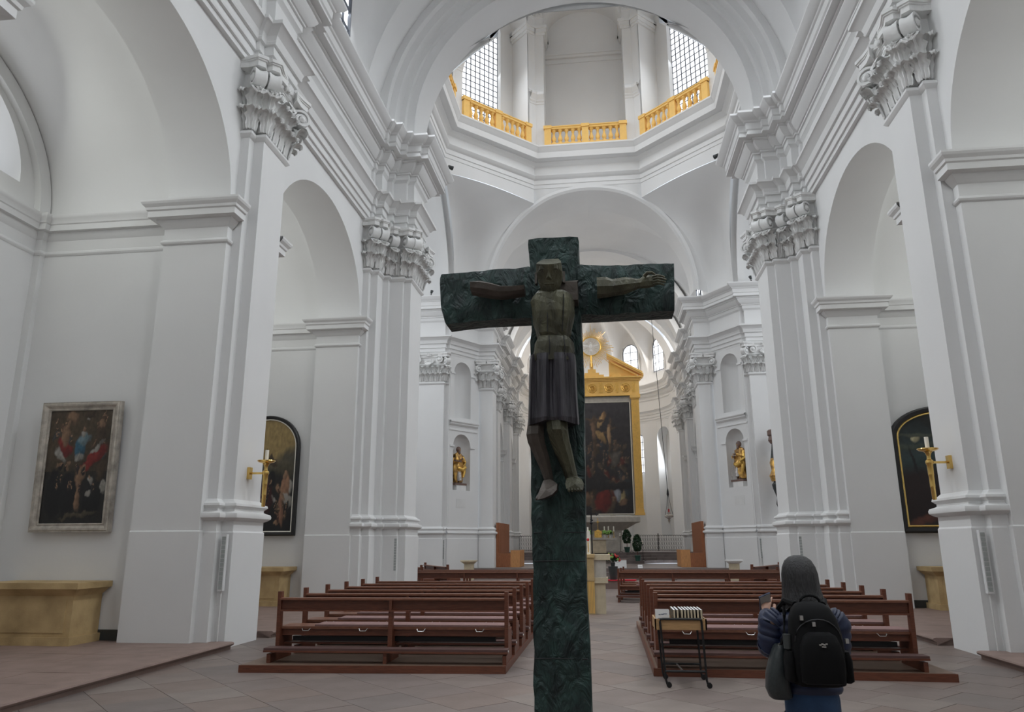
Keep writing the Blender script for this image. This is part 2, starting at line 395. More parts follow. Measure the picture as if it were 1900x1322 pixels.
# ------------------------------------------------------------------ the nave walls, left and right
X0, X1, XO = 6.6, 7.88, 10.72          # wall face, back of the pier, outer wall of the chapels
PITCH = 7.85
BAYS = [(-1.2, 4.75), (6.65, 12.55), (14.38, 20.4)]
def pier_path(y0):  # free-standing nave pilaster with its backing strip
    return [(6.6, y0), (6.42, y0), (6.42, y0 + .2), (6.21, y0 + .2), (6.21, y0 + 1.25), (6.42, y0 + 1.25), (6.42, y0 + 1.45), (6.6, y0 + 1.45)]
P2 = [(6.6, 20.55), (6.42, 20.55), (6.42, 20.75), (6.21, 20.75), (6.21, 21.28), (6.03, 21.28), (6.03, 21.45), (5.61, 21.45), (5.61, 21.6), (5.4, 21.6), (5.4, 22.95), (5.6, 22.95), (5.6, 23.1), (7.4, 23.1)]
for s, sn in ((-1, 'left'), (1, 'right')):
    wl = struct('wall_' + sn)
    f = lambda u, z, d: (X0 + d, u, z)
    mb = MB(s)
    archwall(mb, f, -6, 20.75, 0, 14.3, [(a, b, 0, 8.15, 2.55, X1 - X0) for a, b in BAYS], 32)
    mb.build('arcade_wall', M['plaster'], wl, True, 30)
    # plinth of the jambs: a thin proud skirt below 1.97 m
    mb = MB(s)
    for a, b in ((4.75, 6.65), (12.55, 14.38)):
        sweep(mb, [(X1, a), (X1 - .0, a), (X0, a), (X0, b), (X1, b)][1:], [(.025, 0), (.025, 1.95), (.0, 1.97)])
    sweep(mb, [(X1, 20.4), (X0, 20.4), (X0, 20.6)], [(.025, 0), (.025, 1.95), (.0, 1.97)])
    mb.build('plinth', M['plaster'], wl)
    # imposts of the jambs
    for k, (a, b) in enumerate(((4.75, 6.65), (12.55, 14.38))):
        mb = MB(s); sweep(mb, [(X0, b - .16), (X0, b), (X1, b), (X1, b - .2)], IMP); mb.build('impost', M['plaster'], wl)
        mb = MB(s); sweep(mb, [(X1, a + .2), (X1, a), (X0, a), (X0, a + .17)], IMP)
        mb.build('impost', M['plaster'], wl)
    mb = MB(s); sweep(mb, [(X1, 20.6), (X1, 20.4), (X0, 20.4), (X0, 20.57)], IMP); mb.build('impost', M['plaster'], wl)
    for y0 in (4.93, 12.74):
        mb = MB(s); sweep(mb, pier_path(y0), PED); mb.build('pilaster', M['plaster'], wl, True, 30)
        capital(wl, s, pier_path(y0))
    mb = MB(s); sweep(mb, P2, PED); mb.build('pilaster', M['plaster'], wl, True, 30)
    capital(wl, s, P2[:-2])
    # entablature, breaking forward over each pier
    ep = [(6.5, -6)]
    for y0 in (4.93, 12.74):
        ep += [(6.5, y0), (6.42, y0), (6.42, y0 + .2), (6.21, y0 + .2), (6.21, y0 + 1.25), (6.42, y0 + 1.25), (6.42, y0 + 1.45), (6.5, y0 + 1.45)]
    ep += [(6.5, 20.55)] + P2[1:-3] + [(5.4, 22.95), (5.6, 22.95), (5.6, 23.1), (7.4, 23.1)][1:]
    mb = MB(s); sweep(mb, ep, ENT); mb.build('entablature', M['plaster'], wl, True, 25)
    # framed strips on the frieze over the clustered pier
    # side chapels: transverse walls, outer wall with lunette, vault
    cw = struct('wall_chapel_' + sn)
    for bi, (a, b) in enumerate(BAYS):
        ya, yb = a - .25, b + .25
        mb = MB(s)
        for yy in (ya, yb): mb.grid([[(X1, yy, 0), (XO, yy, 0)], [(X1, yy, 8.3), (XO, yy, 8.3)]])
        mb.build('transverse_wall', M['plaster'], cw)
        mb = MB(s)
        for yy, e in ((ya, 1), (yb, -1)):   # corner strips
            mb.box(XO - .14, XO, min(yy, yy + e * .12), max(yy, yy + e * .12), 0, 8.2)
        # archivolt against the outer wall
        A, B2 = arc(ya + .02, yb - .02, 8.15, 2.78, 28), arc(ya + .30, yb - .30, 8.15, 2.5, 28)
        mb.grid([[(XO - .14, u, z) for u, z in A], [(XO - .14, u, z) for u, z in B2], [(XO, u, z) for u, z in B2]])
        mb.build('corner_strip', M['plaster'], cw, True, 30)
        mb = MB(s); A = arc(ya, yb, 8.15, 2.8, 32); I = arc(a, b, 8.15, 2.55, 32)
        mb.grid([[(X1, u, z) for u, z in I], [(X1, u, z) for u, z in A]])
        mb.grid([[(X1, u, z) for u, z in A], [(XO, u, z) for u, z in A]])
        mb.build('vault', M['plaster'], cw, True, 30)
        mb = MB(s); f = lambda u, z, d: (XO + d, u, z)
        archwall(mb, f, ya - .1, yb + .1, 0, 11.2, [(ya + .75, yb - .75, 8.62, 8.62, 1.95, .75)], 28)
        mb.build('outer_wall', M['plaster'], cw, True, 30)
        mb = MB(s); sweep(mb, [(X1 + .01, yb), (XO - .14, yb), (XO - .14, yb - .12), (XO, yb - .12), (XO, ya + .12), (XO - .14, ya + .12), (XO - .14, ya), (X1 + .01, ya)], [(-o * .72 if False else -o * .6, z) for o, z in IMP])
        mb.build('impost', M['plaster'], cw, True, 25)
        # lunette window
        wn = empty('window_lunette', kind='structure')
        mb = MB(s); f = lambda u, z, d: (XO + .7, u, z); archfill(mb, f, ya + .8, yb - .8, 8.62, 8.62, 1.9, 0)
        mb.build('pane', M['window'], wn)
        mb = MB(s); A = arc(ya + .78, yb - .78, 8.62, 1.92, 24)
        mb.tube([(XO + .64, u, z) for u, z in A], .06, 6); mb.tube([(XO + .64, ya + .8, 8.66), (XO + .64, yb - .8, 8.66)], .05, 6)
        yc = (ya + yb) / 2
        for q in (-1.15, 0, 1.15): mb.tube([(XO + .64, yc + q, 8.62), (XO + .64, yc + q, 8.62 + 1.92 * sqrt(1 - (q / 2.43) ** 2))], .035, 6)
        for z in (9.1, 9.6, 10.1):
            hw = 2.4 * sqrt(1 - ((z - 8.62) / 1.92) ** 2); mb.tube([(XO + .66, yc - hw, z), (XO + .66, yc + hw, z)], .02, 5)
        mb.build('window_bars', M['lead'], wn)
    # raised chapel floor with moulded step
    mb = MB(s)
    for a, b in ((-1.3, 4.8), (6.45, 12.8), (14.4, 20.5)):
        mb.box(6.0, XO + .1, a, b, -.02, .105)
    mb.build('chapel_floor', M['redstone'], cw)
    mb = MB(s)
    for a, b in ((-1.3, 4.8), (6.45, 12.8), (14.36, 20.5)):
        rows = [[(5.97, y, .0), (5.97, y, .05), (5.95, y, .06), (5.92, y, .075), (5.91, y, .095), (5.92, y, .115), (5.96, y, .125), (6.25, y, .125)] for y in (a, b)]
        ids = mb.grid(rows); mb.cap(ids[0]); mb.cap(ids[1], True)
    mb.build('step', M['redstone'], cw, True, 40)
    mb = MB(s)
    for a, b in BAYS: 
        mb.box(X1 + .0, XO - .14, b + .225, b + .25, .12, .30)
    mb.build('skirting', M['pot'], cw)
    # slabs of the near chapel, each of its own
    rnd = random.Random(5)
    for a, b in ((6.45, 12.8), (14.36, 20.6)):
        ny = 8 if a < 10 else 6
        dy = (b - a) / ny
        for j in range(ny):
            x = 6.26; jj = 0
            while x < XO - .2:
                w = rnd.choice((.85, 1.0, 1.15)); x2 = min(x + w, XO)
                MB(s).box(x + .004, x2 - .004, a + j * dy + .004, a + (j + 1) * dy - .004, .09, .12 + rnd.uniform(0, .002)).build('slab', M['redstone'], cw)
                x = x2

# nave vault: lunette cells over the windows, bands between
def vault(mb, Wd, z0, zc, ys, zl, yflip=None, n=14):
    for sd in (-1, 1):
        rows = []
        for y in ys:
            z1 = zl(y); r = [(sd * Wd, y, z0)]
            for i in range(n + 1):
                t = pi / 2 * i / n; r.append((sd * Wd * cos(t), y, z1 + (zc - z1) * sin(t)))
            rows.append(r)
        mb.grid(rows)
def lun(centres, rl, zb, h):
    def g(y):
        for c in centres:
            if abs(y - c) < rl: return zb + h * sqrt(max(0, 1 - ((y - c) / rl) ** 2))
        return zb
    return g
def yset(a, b, centres, rl, n=12):
    S = {a, b}
    for c in centres:
        for k in range(n + 1):
            y = c - rl * cos(pi * k / n)
            if a <= y <= b: S.add(round(y, 4))
    return sorted(S)
nc = [-6 + 2.4, 1.8, 9.6, 17.3]
ceil = struct('ceiling_nave')
mb = MB(); vault(mb, 6.6, 14.27, 21.7, yset(-6, 21.28, nc[1:], 2.45), lun(nc[1:], 2.45, 14.5, 4.0)); mb.build('vault', M['plaster'], ceil, True, 35)
def bigarch(mb, orders, zc, yd, n=40):
    """orders: (y, radius) steps swept round a semicircle with straight feet down to zd"""
    rows = []
    for y, r in orders:
        rows.append([(-r, y, yd)] + [(-r * cos(pi * k / n), y, zc + r * sin(pi * k / n)) for k in range(n + 1)] + [(r, y, yd)])
    mb.grid(rows)
mb = MB()
bigarch(mb, [(21.0, 7.4), (21.0, 6.25), (21.2, 6.22), (21.28, 6.03), (21.36, 5.98), (21.45, 5.9), (21.46, 5.74), (21.56, 5.70), (21.6, 5.61), (21.62, 5.45), (21.72, 5.41), (22.95, 5.4), (22.95, 5.62), (23.1, 5.64)], 15.05, 14.2)
mb.build('triumphal_arch', M['plaster'], ceil, True, 35)
# windows of the clerestory
def arched_window(name, f, w, z0, z1, parent=None, nx=2, nz=4, bar='whiteframe', panes=True, border=.0, r=.03, kindname='pane', stuff=False):
    """round-headed window lying in f(u, z, d); each pane its own object"""
    root = parent or empty(name, kind='structure')
    a = w / 2; zs = z1 - a
    top = lambda u: zs + sqrt(max(0, a * a - u * u))
    me = MB()
    def pane(b, u0, u1, q0, q1):
        us = [u0 + (u1 - u0) * i / 4 for i in range(5)]
        lo = [min(q0, top(u)) for u in us]; hi = [min(q1, top(u)) for u in us]
        if max(h - l for h, l in zip(hi, lo)) < .02: return
        b.grid([[f(u, z, 0) for u, z in zip(us, lo)], [f(u, z, 0) for u, z in zip(us, hi)]])
    allb = MB()
    for i in range(nx):
        for j in range(nz):
            u0, u1 = -a + w * i / nx, -a + w * (i + 1) / nx
            q0, q1 = z0 + (z1 - z0) * j / nz, z0 + (z1 - z0) * (j + 1) / nz
            if stuff: pane(allb, u0, u1, q0, q1)
            else:
                b = MB(); pane(b, u0, u1, q0, q1)
                if b.f: b.build('pane', M['window'], root)
    if stuff: allb.build('pane', M['window'], root, kind='stuff')
    fr = MB()
    for i in range(1, nx):
        u = -a + w * i / nx; fr.tube([f(u, z0, -.03), f(u, top(u), -.03)], r, 4)
    for j in range(1, nz):
        z = z0 + (z1 - z0) * j / nz; hw = a if z < zs else sqrt(max(0, a * a - (z - zs) ** 2))
        fr.tube([f(-hw, z, -.03), f(hw, z, -.03)], r, 4)
    out = [(-a, z0)] + arc(-a, a, zs, a, 16) + [(a, z0)]
    fr.tube([f(u, z, -.03) for u, z in out], r * 1.5, 6); fr.tube([f(-a, z0, -.03), f(a, z0, -.03)], r * 1.5, 6)
    fr.build('glazing_bars', M[bar], root)
    return root
for s in (-1, 1):
    for c in nc[1:]:
        arched_window('window_nave', lambda u, z, d, s=s, c=c: (s * (6.56 + d), c + u, z), 1.5, 15.5, 18.2, nx=3, nz=4, bar='lead', r=.04)
wb = struct('wall_back')
MB().box(-11, 11, -6.4, -6, 0, 22).build('plaster_wall', M['plaster'], wb)
arched_window('window_west', lambda u, z, d: (u, -5.95 + d * -1, z), 3.4, 10.5, 17.5, nx=4, nz=8, bar='lead')

# ------------------------------------------------------------------ the crossing: far piers with niches
A_PATH = [(9.4, 39.4), (9.4, 37.15), (9.2, 37.15), (9.2, 37.0), (7.65, 37.0), (7.65, 37.16), (7.42, 37.16)]
DG0, DG1 = Vector((7.42, 37.19)), Vector((6.22, 38.95))
dt = (DG1 - DG0).normalized(); dn = Vector((-dt.y, dt.x)); DL = (DG1 - DG0).length
def far_path():
    # the order of the path keeps the crossing on its left
    return [(9.6, 37.15), (9.25, 37.15), (9.25, 37.0), (7.65, 37.0), (7.65, 37.16), (7.42, 37.16), (6.22, 38.95), (6.22, 39.15), (6.05, 39.15), (6.05, 39.0), (5.4, 39.0), (5.4, 40.3), (5.6, 40.3), (5.6, 40.5), (6.0, 40.5)]
for s, sn in ((-1, 'left'), (1, 'right')):
    wc = struct('wall_crossing_' + sn)
    pa = [(9.6, 37.15), (9.25, 37.15), (9.25, 37.0), (7.65, 37.0), (7.65, 37.2), (7.42, 37.2)]
    pb = [(6.22, 39.12), (6.03, 39.12), (6.03, 39.0), (5.4, 39.0), (5.4, 40.3), (5.6, 40.3), (5.6, 40.5), (6.4, 40.5)]
    for p in (pa, pb):
        mb = MB(s); sweep(mb, p, PED); mb.build('pilaster', M['plaster'], wc, True, 30)
        capital(wc, s, p[:-1] if p is pb else p)
    fd = lambda u, z, d: (DG0.x + dt.x * u - dn.x * d, DG0.y + dt.y * u - dn.y * d, z)
    mb = MB(s)
    archwall(mb, fd, 0, DL + .1, 0, 7.75, [(.36, 1.60, 4.33, 6.58, .62, .02)], 16)
    archwall(mb, fd, 0, DL + .1, 7.75, 11.35, [(.36, 1.60, 8.06, 10.42, .62, .02)], 16)
    niche(mb, fd, .36, 1.60, 4.33, 6.58); niche(mb, fd, .36, 1.60, 8.06, 10.42)
    mb.build('niche_wall', M['plaster'], wc, True, 30)
    pd = [tuple(DG0 - dt * .05), tuple(DG1 + dt * .05)]
    mb = MB(s); sweep(mb, pd, [(.06, 0), (.06, 1.93), (.04, 1.96), (.05, 2.13), (.12, 2.19), (.12, 2.23), (.06, 2.29), (.05, 2.35), (.09, 2.40), (.03, 2.46), (0, 2.5)])
    mb.build('plinth', M['plaster'], wc, True, 30)
    mb = MB(s)
    q = [tuple(DG0 + dt * .03), tuple(DG1 - dt * .03)]
    sweep(mb, q, [(0, 7.34), (.04, 7.36), (.04, 7.42), (0, 7.44)])
    sweep(mb, q, [(0, 7.60), (.05, 7.62), (.12, 7.68), (.12, 7.74), (.16, 7.76), (.18, 7.80), (.18, 7.84), (0, 7.86)])
    mb.build('string_course', M['plaster'], wc)
    mb = MB(s)
    for z in (6.5, 10.32):
        for a, b in ((.12, .40), (1.56, 1.92)):
            mb.box(a, b, -.06, .02, z, z + .09, Matrix(((dt.x, -dn.x, 0, DG0.x), (dt.y, -dn.y, 0, DG0.y), (0, 0, 1, 0), (0, 0, 0, 1))))
    mb.build('niche_impost', M['plaster'], wc)
    mb = MB(s); mb.box(.62, 1.28, -.012, .01, 3.45, 3.9, Matrix(((dt.x, -dn.x, 0, DG0.x), (dt.y, -dn.y, 0, DG0.y), (0, 0, 1, 0), (0, 0, 0, 1))))
    mb.build('wall_plaque', M['grey'], wc)
    mb = MB(s); mb.box(7.36, 7.9, 37.24, 37.9, 0, 14.2).box(6.12, 6.6, 39.16, 39.7, 0, 14.2); mb.build('light_leak_filler', M['plaster'], wc)  # unseen boxes added behind the pier joints to stop light leaking through
    e2 = [(9.6, 37.15), (9.25, 37.15), (9.25, 37.0), (7.65, 37.0), (7.65, 37.16), (7.42, 37.16), (6.22, 38.95), (6.10, 39.0), (5.4, 39.0), (5.4, 40.3), (5.6, 40.3), (5.6, 40.5), (6.3, 40.5)]
    # choir bays
    ch = []
    for y0 in (45.0, 50.7):
        ch += [(6.3, y0), (6.15, y0), (6.15, y0 + .15), (6.0, y0 + .15), (6.0, y0 + 1.25), (6.15, y0 + 1.25), (6.15, y0 + 1.4), (6.3, y0 + 1.4)]
    apse = [(6.3, 56.2), (6.15, 56.2), (6.15, 56.35), (6.0, 56.35), (6.0, 57.2), (6.12, 57.3)] + [(6.12 * cos(radians(a)), 57.3 + 6.12 * sin(radians(a))) for a in (14.5, 29, 43.5, 58, 72.5, 90)]
    mb = MB(s); sweep(mb, e2 + ch + apse, ENT); mb.build('entablature', M['plaster'], wc, True, 25)
    wq = struct('wall_choir_' + sn)
    f = lambda u, z, d: (6.4 + d, u, z)
    mb = MB(s); archwall(mb, f, 40.4, 57.3, 0, 14.3, [(40.95, 44.75, .5, 7.85, 1.8, 1.3), (46.6, 50.45, .5, 7.85, 1.8, 1.3), (52.3, 56.0, .5, 7.85, 1.8, 1.3)], 20)
    for a, b in ((40.95, 44.75), (46.6, 50.45), (52.3, 56.0)): archfill(mb, f, a, b, .5, 7.85, 1.8, 1.3)
    mb.build('choir_wall', M['plaster'], wq, True, 30)
    for y0 in (45.0, 50.7):
        p = [(6.4, y0), (6.15, y0), (6.15, y0 + .15), (6.0, y0 + .15), (6.0, y0 + 1.25), (6.15, y0 + 1.25), (6.15, y0 + 1.4), (6.4, y0 + 1.4)]
        mb = MB(s); sweep(mb, p, PED); mb.build('pilaster', M['plaster'], wq, True, 30); capital(wq, s, p)
    p = [(6.4, 56.2), (6.15, 56.2), (6.15, 56.35), (6.0, 56.35), (6.0, 57.15), (6.2, 57.25)]
    mb = MB(s); sweep(mb, p, PED); mb.build('pilaster', M['plaster'], wq, True, 30); capital(wq, s, p)
    for a, b in ((40.95, 44.75), (46.6, 50.45), (52.3, 56.0)):
        for yy, e in ((a, -1), (b, 1)):
            mb = MB(s)
            pth = [(7.4, yy), (6.4, yy), (6.4, yy + .15)] if e > 0 else [(6.4, yy - .15), (6.4, yy), (7.4, yy)]
            sweep(mb, pth, [(o * .7, z - .28) for o, z in IMP]); mb.build('impost', M['plaster'], wq)
    # transept arm
    wt = struct('wall_transept_' + sn)
    mb = MB(s)
    mb.grid([[(9.6, 37.15, 0), (15, 37.15, 0)], [(9.6, 37.15, 14.3), (15, 37.15, 14.3)]])
    mb.grid([[(7.4, 23.1, 0), (15, 23.1, 0)], [(7.4, 23.1, 14.3), (15, 23.1, 14.3)]])
    mb.grid([[(15, 23.1, 0), (15, 37.15, 0)], [(15, 23.1, 22), (15, 37.15, 22)]])
    mb.build('transept_wall', M['plaster'], wt)
    mb = MB(s); sweep(mb, [(15, 37.15), (9.6, 37.15)], ENT); mb.build('entablature', M['plaster'], wt, True, 25)
    mb = MB(s); A = [(30.1 - 7.0 * cos(pi * k / 30), 14.27 + 6.4 * sin(pi * k / 30)) for k in range(31)]
    mb.grid([[(7.2, u, z) for u, z in A], [(7.9, u, z) for u, z in A], [(7.9, 30.1 + (u - 30.1) * 1.03, z + .2) for u, z in A], [(15, 30.1 + (u - 30.1) * 1.03, z + .2) for u, z in A]])
    A2 = [(30.1 + (u - 30.1) * .965, 14.27 + (z - 14.27) * .965) for u, z in A]
    mb.grid([[(7.45, u, z) for u, z in A], [(7.45, u, z) for u, z in A2], [(7.75, u, z) for u, z in A2], [(7.75, u, z) for u, z in A]])
    mb.build('vault', M['plaster'], wt, True, 30)
    arched_window('window_transept', lambda u, z, d, s=s: (s * (14.9 + d), 30 + u, z), 3.2, 14.0, 19.0, nx=3, nz=5, bar='lead')
    arched_window('window_transept', lambda u, z, d, s=s: (s * (14.9 + d), 30 + u, z), 2.6, 5.0, 10.5, nx=3, nz=5, bar='lead')

# choir vault and choir arch
cc = struct('ceiling_choir')
ccs = [42.8, 48.5, 54.1]
mb = MB(); vault(mb, 6.35, 14.27, 20.0, yset(39.2, 57.3, ccs, 1.95), lun(ccs, 1.95, 14.5, 3.6)); mb.build('vault', M['plaster'], cc, True, 35)
mb = MB()
for y0 in (45.1, 50.8): bigarch(mb, [(y0, 6.3), (y0, 5.95), (y0 + 1.2, 5.95), (y0 + 1.2, 6.3)], 13.9, 13.8)
mb.build('transverse_band', M['plaster'], cc, True, 35)
for s in (-1, 1):
    for c in ccs:
        arched_window('window_choir', lambda u, z, d, s=s, c=c: (s * (6.3 + d), c + u, z), 1.7, 15.1, 17.7, nx=2, nz=4, bar='lead')
# crossing: four arches, pendentives, octagonal ring
CYY = 30.0
cx = struct('ceiling_crossing')
def yfront(z): return 38.45 - 1.5 * min(1, max(0, (z - 14.3) / 5.4)) ** 1.3
N = 24
def arcpt(r, th, zc=14.65): 
    z = zc + r * sin(th); return (r * cos(th), yfront(z), z)
ARC = [arcpt(5.42, pi / 2 * k / N) for k in range(N + 1)]
ARC1 = [(p[0] * 1.012 + .0, p[1] - .05, p[2] + .02) for p in ARC]
r_out = lambda k: 6.15 - .52 * (k / N)
EXT = []
for k in range(N + 1):
    th = pi / 2 * k / N; z = 14.5 + r_out(k) * sin(th); EXT.append((r_out(k) * cos(th), yfront(z), z))
thc = atan2(19.45 - 14.5, 2.86)
def flip(p, s, e): return (p[0] * s, CYY + (p[1] - CYY) * e, p[2])
for e in (1, -1):
    if e == -1:
        # towards the nave the wall above the triumphal arch closes the octagon
        pass
    for s in (-1, 1):
        mb = MB()
        F = lambda p: flip(p, s, e)
        # soffit and moulded edge
        back = [(p[0] * .985, 39.4, 14.65 + (p[2] - 14.65) * .985) for p in ARC]
        mold = [(p[0] * 1.022, p[1] - .10, 14.65 + (p[2] - 14.65) * 1.022) for p in ARC]
        mold2 = [(p[0] * 1.05, p[1] - .10, 14.65 + (p[2] - 14.65) * 1.05) for p in ARC]
        mold3 = [(p[0] * 1.055, p[1], 14.65 + (p[2] - 14.65) * 1.055) for p in ARC]
        if e == 1:
            mb.grid([[F(p) for p in q] for q in (back, ARC, mold, mold2, mold3)])
        else: mold3 = [(p[0] * 1.04, 36.9, 15.05 + p[2] - 14.65) for p in ARC]
        # band between the arch and the pendentive / ring
        Q = []
        for k in range(N + 1):
            th = pi / 2 * k / N
            if th <= thc:
                t = th / thc; r = 6.15 + (5.72 - 6.15) * t; z = 14.5 + r * sin(th); Q.append((r * cos(th), yfront(z) if e == 1 else 36.9, z))
            else:
                t = (th - thc) / (pi / 2 - thc); Q.append((2.86 * (1 - t), 36.9, 20.3))
        mb.grid([[F(p) for p in mold3], [F(p) for p in Q]])
        mb.build('arch_wall', M['plaster'], cx, True, 30)
        # pendentive between this arch and the transept arch
        mb = MB(); n = 14
        C1 = [];  # along choir arch side, bottom to corner
        for i in range(n + 1):
            th = thc * i / n; t = i / n; r = 6.15 + (5.72 - 6.15) * t; z = 14.5 + r * sin(th)
            if i == n: C1.append((2.86, 36.9, 19.45))
            else: C1.append((r * cos(th), yfront(z), z))
        C2 = []
        for i in range(n + 1):
            th = thc * i / n; C2.append((7.25 - .35 * i / n, 37.0 - (37.0 - 32.86) * (1 - cos(th)) / (1 - cos(thc)), 14.3 + 5.15 * sin(th) / sin(thc)))
        rows = []
        for i in range(n + 1):
            a, b = Vector(C1[i]), Vector(C2[i]); row = []
            bulge = .35 * (i / n)
            for j in range(n + 1):
                u = j / n; p = a.lerp(b, u); p.z += bulge * 4 * u * (1 - u) * .55
                d = Vector((1, 1, 0)).normalized(); p += d * (.9 * sin(pi * u) * sin(pi * min(1, i / n * .98)) * .8)
                row.append(F(tuple(p)))
            rows.append(row)
        mb.grid(rows)
        # vertical octagon fascia above the pendentive
        top = rows[-1]
        mb2 = MB(); lo = []
        for j in range(n + 1):
            u = j / n; a, b = Vector((2.86, 36.9, 19.45)), Vector((6.9, 32.86, 19.45)); p = a.lerp(b, u); p.z += .35 * 4 * u * (1 - u) * .55; lo.append(F(tuple(p)))
        mb2.grid([lo, [(p[0], p[1], 20.32) for p in lo]])
        mb.build('pendentive', M['plaster'], cx, True, 40); mb2.build('fascia', M['plaster'], cx)
        if e == 1:
            # side arch wall (transept), triangle between corner and ring
            for e2 in (1,):
                mb = MB()
                A = [(7.2, 30.1 - 7.0 * cos(pi * k / 30), 14.27 + 6.4 * sin(pi * k / 30)) for k in range(31)]
                B = [(6.9, min(36.9, max(23.1, 30 + (p[1] - 30.1) * 1.0)), 21) for p in A]
                mb.grid([[(p[0] * s, p[1], p[2]) for p in A], [(p[0] * s, p[1], max(20.3, q[2])) for p, q in zip(B, A)]])
                mb.build('side_arch_wall', M['plaster'], cx)
OCT = [(2.86, 36.9), (-2.86, 36.9), (-6.9, 32.86), (-6.9, 27.14), (-2.86, 23.1), (2.86, 23.1), (6.9, 27.14), (6.9, 32.86)]
RING = [(0, 20.28), (.03, 20.3), (.03, 20.5), (.07, 20.52), (.07, 20.76), (.12, 20.79), (.18, 20.84), (.26, 20.95), (.26, 21.0), (.10, 21.02), (.10, 21.5), (.14, 21.54), (.2, 21.6), (.34, 21.68), (.34, 21.72), (.62, 21.74), (.66, 21.76), (.68, 22.08), (.72, 22.12), (.80, 22.28), (.86, 22.34), (.86, 22.42), (-1.4, 22.44)]
dw = struct('wall_dome_drum')
mb = MB(); sweep(mb, OCT, RING, True)
mb.build('ring_cornice', M['plaster'], dw, True, 25)
# drum: eight recessed bays between corner piers
def side_f(k):
    a = pi / 2 + k * pi / 4; n = Vector((cos(a), sin(a))); t = Vector((-n.y, n.x))
    return lambda u, z, d: (n.x * (6.55 + d) + t.x * u, CYY + n.y * (6.55 + d) + t.y * u, z), n, t
for k in range(8):
    f, n, t = side_f(k)
    hw = .4142 * 6.55
    mb = MB(); archwall(mb, f, -hw, hw, 22.42, 34.6, [(-2.2, 2.2, 22.42, 30.1, 1.9, 1.35)], 20)
    blank = k in (0, 4)
    g = lambda u, z, d: f(u, z, 1.35 + d)
    if blank: archfill(mb, g, -2.2, 2.2, 22.42, 30.1, 1.9, 0)
    else: archwall(mb, g, -2.3, 2.3, 22.42, 32.4, [(-1.35, 1.35, 23.5, 29.9, 1.3, .4)], 16)
    mb.build('drum_wall', M['plaster'], dw, True, 30)
    mb = MB()
    for s in (-1, 1):  # imposts of the recess
        for q0, q1, z0, z1 in ((.0, .10, 29.55, 29.7), (0, .16, 29.7, 29.95), (0, .22, 29.95, 30.12)):
            M4 = Matrix(((t.x, n.x, 0, n.x * 6.55), (t.y, n.y, 0, CYY + n.y * 6.55), (0, 0, 1, 0), (0, 0, 0, 1)))
            u0, u1 = sorted((s * (2.2 - q1), s * 2.62)); mb.box(u0, u1, -q1, 1.3, z0, z1, M4)
            if z1 > 30: mb.box(s * 2.2 if s < 0 else 2.2 - q1, s * 2.2 + q1 if s < 0 else 2.2, 1.1, 1.35, z0, z1, M4)
    if blank:
        mb.box(-2.2, 2.2, 1.2, 1.35, 28.9, 29.05, M4); mb.box(-2.2, 2.2, 1.1, 1.35, 29.05, 29.15, M4); mb.box(-2.2, 2.2, 1.28, 1.35, 28.6, 28.68, M4)
    mb.build('recess_impost', M['plaster'], dw)
    if not blank: arched_window('window_drum', lambda u, z, d, f=f: f(u, z, 1.7 + d), 2.75, 23.5, 31.2, nx=9, nz=22, bar='lead', r=.028, stuff=True)
# corner piers: bent pilaster on a pedestal
for k in range(8):
    a = pi / 2 + k * pi / 4 + pi / 8; c = Vector((cos(a), sin(a)))
    a1, a2 = a - pi / 8, a + pi / 8
    Rc = 6.55 / cos(pi / 8)
    p0 = Vector((cos(a1) * 6.55 - sin(a1) * 2.2, sin(a1) * 6.55 + cos(a1) * 2.2)); p2 = Vector((cos(a2) * 6.55 + sin(a2) * 2.2, sin(a2) * 6.55 - cos(a2) * 2.2)); p1 = c * Rc
    pt = [(p.x, p.y + CYY) for p in (p0, p1, p2)]
    pr = [(.12, 22.42), (.12, 25.1), (.16, 25.14), (.16, 25.22), (.22, 25.3), (.22, 25.36), (.38, 25.6), (.38, 25.75), (.12, 25.78), (.12, 25.95), (.10, 26.0), (.06, 26.05), (.06, 30.7), (.10, 30.72), (.10, 30.8), (.05, 30.82)]
    mb = MB(); sweep(mb, pt, pr); mb.build('corner_pier', M['plaster'], dw, True, 25)
    if k in (0, 1, 6, 7): capital(dw, 1, [tuple(Vector(q) - Vector((c.x, c.y)) * .06) for q in pt], zb=30.75, k=.72)
mb = MB(); sweep(mb, [(x * .95, CYY + (y - CYY) * .95) for x, y in OCT], [(o * .8, z + 20.6) for o, z in ENT], True); mb.build('drum_entablature', M['plaster'], dw, True, 25)
mb = MB(); mb.grid([[(cos(2 * pi * k / 8 + pi / 8) * 6.9 * cos(t), CYY + sin(2 * pi * k / 8 + pi / 8) * 6.9 * cos(t), 34.7 + 6.5 * sin(t)) for k in range(8)] for t in [pi / 2 * j / 8 for j in range(9)]], True)
mb.build('dome_shell', M['plaster'], dw, True, 30)
mb = MB(); mb.box(-16, 16, 22.95, 37.5, 22.8, 22.82) if False else None

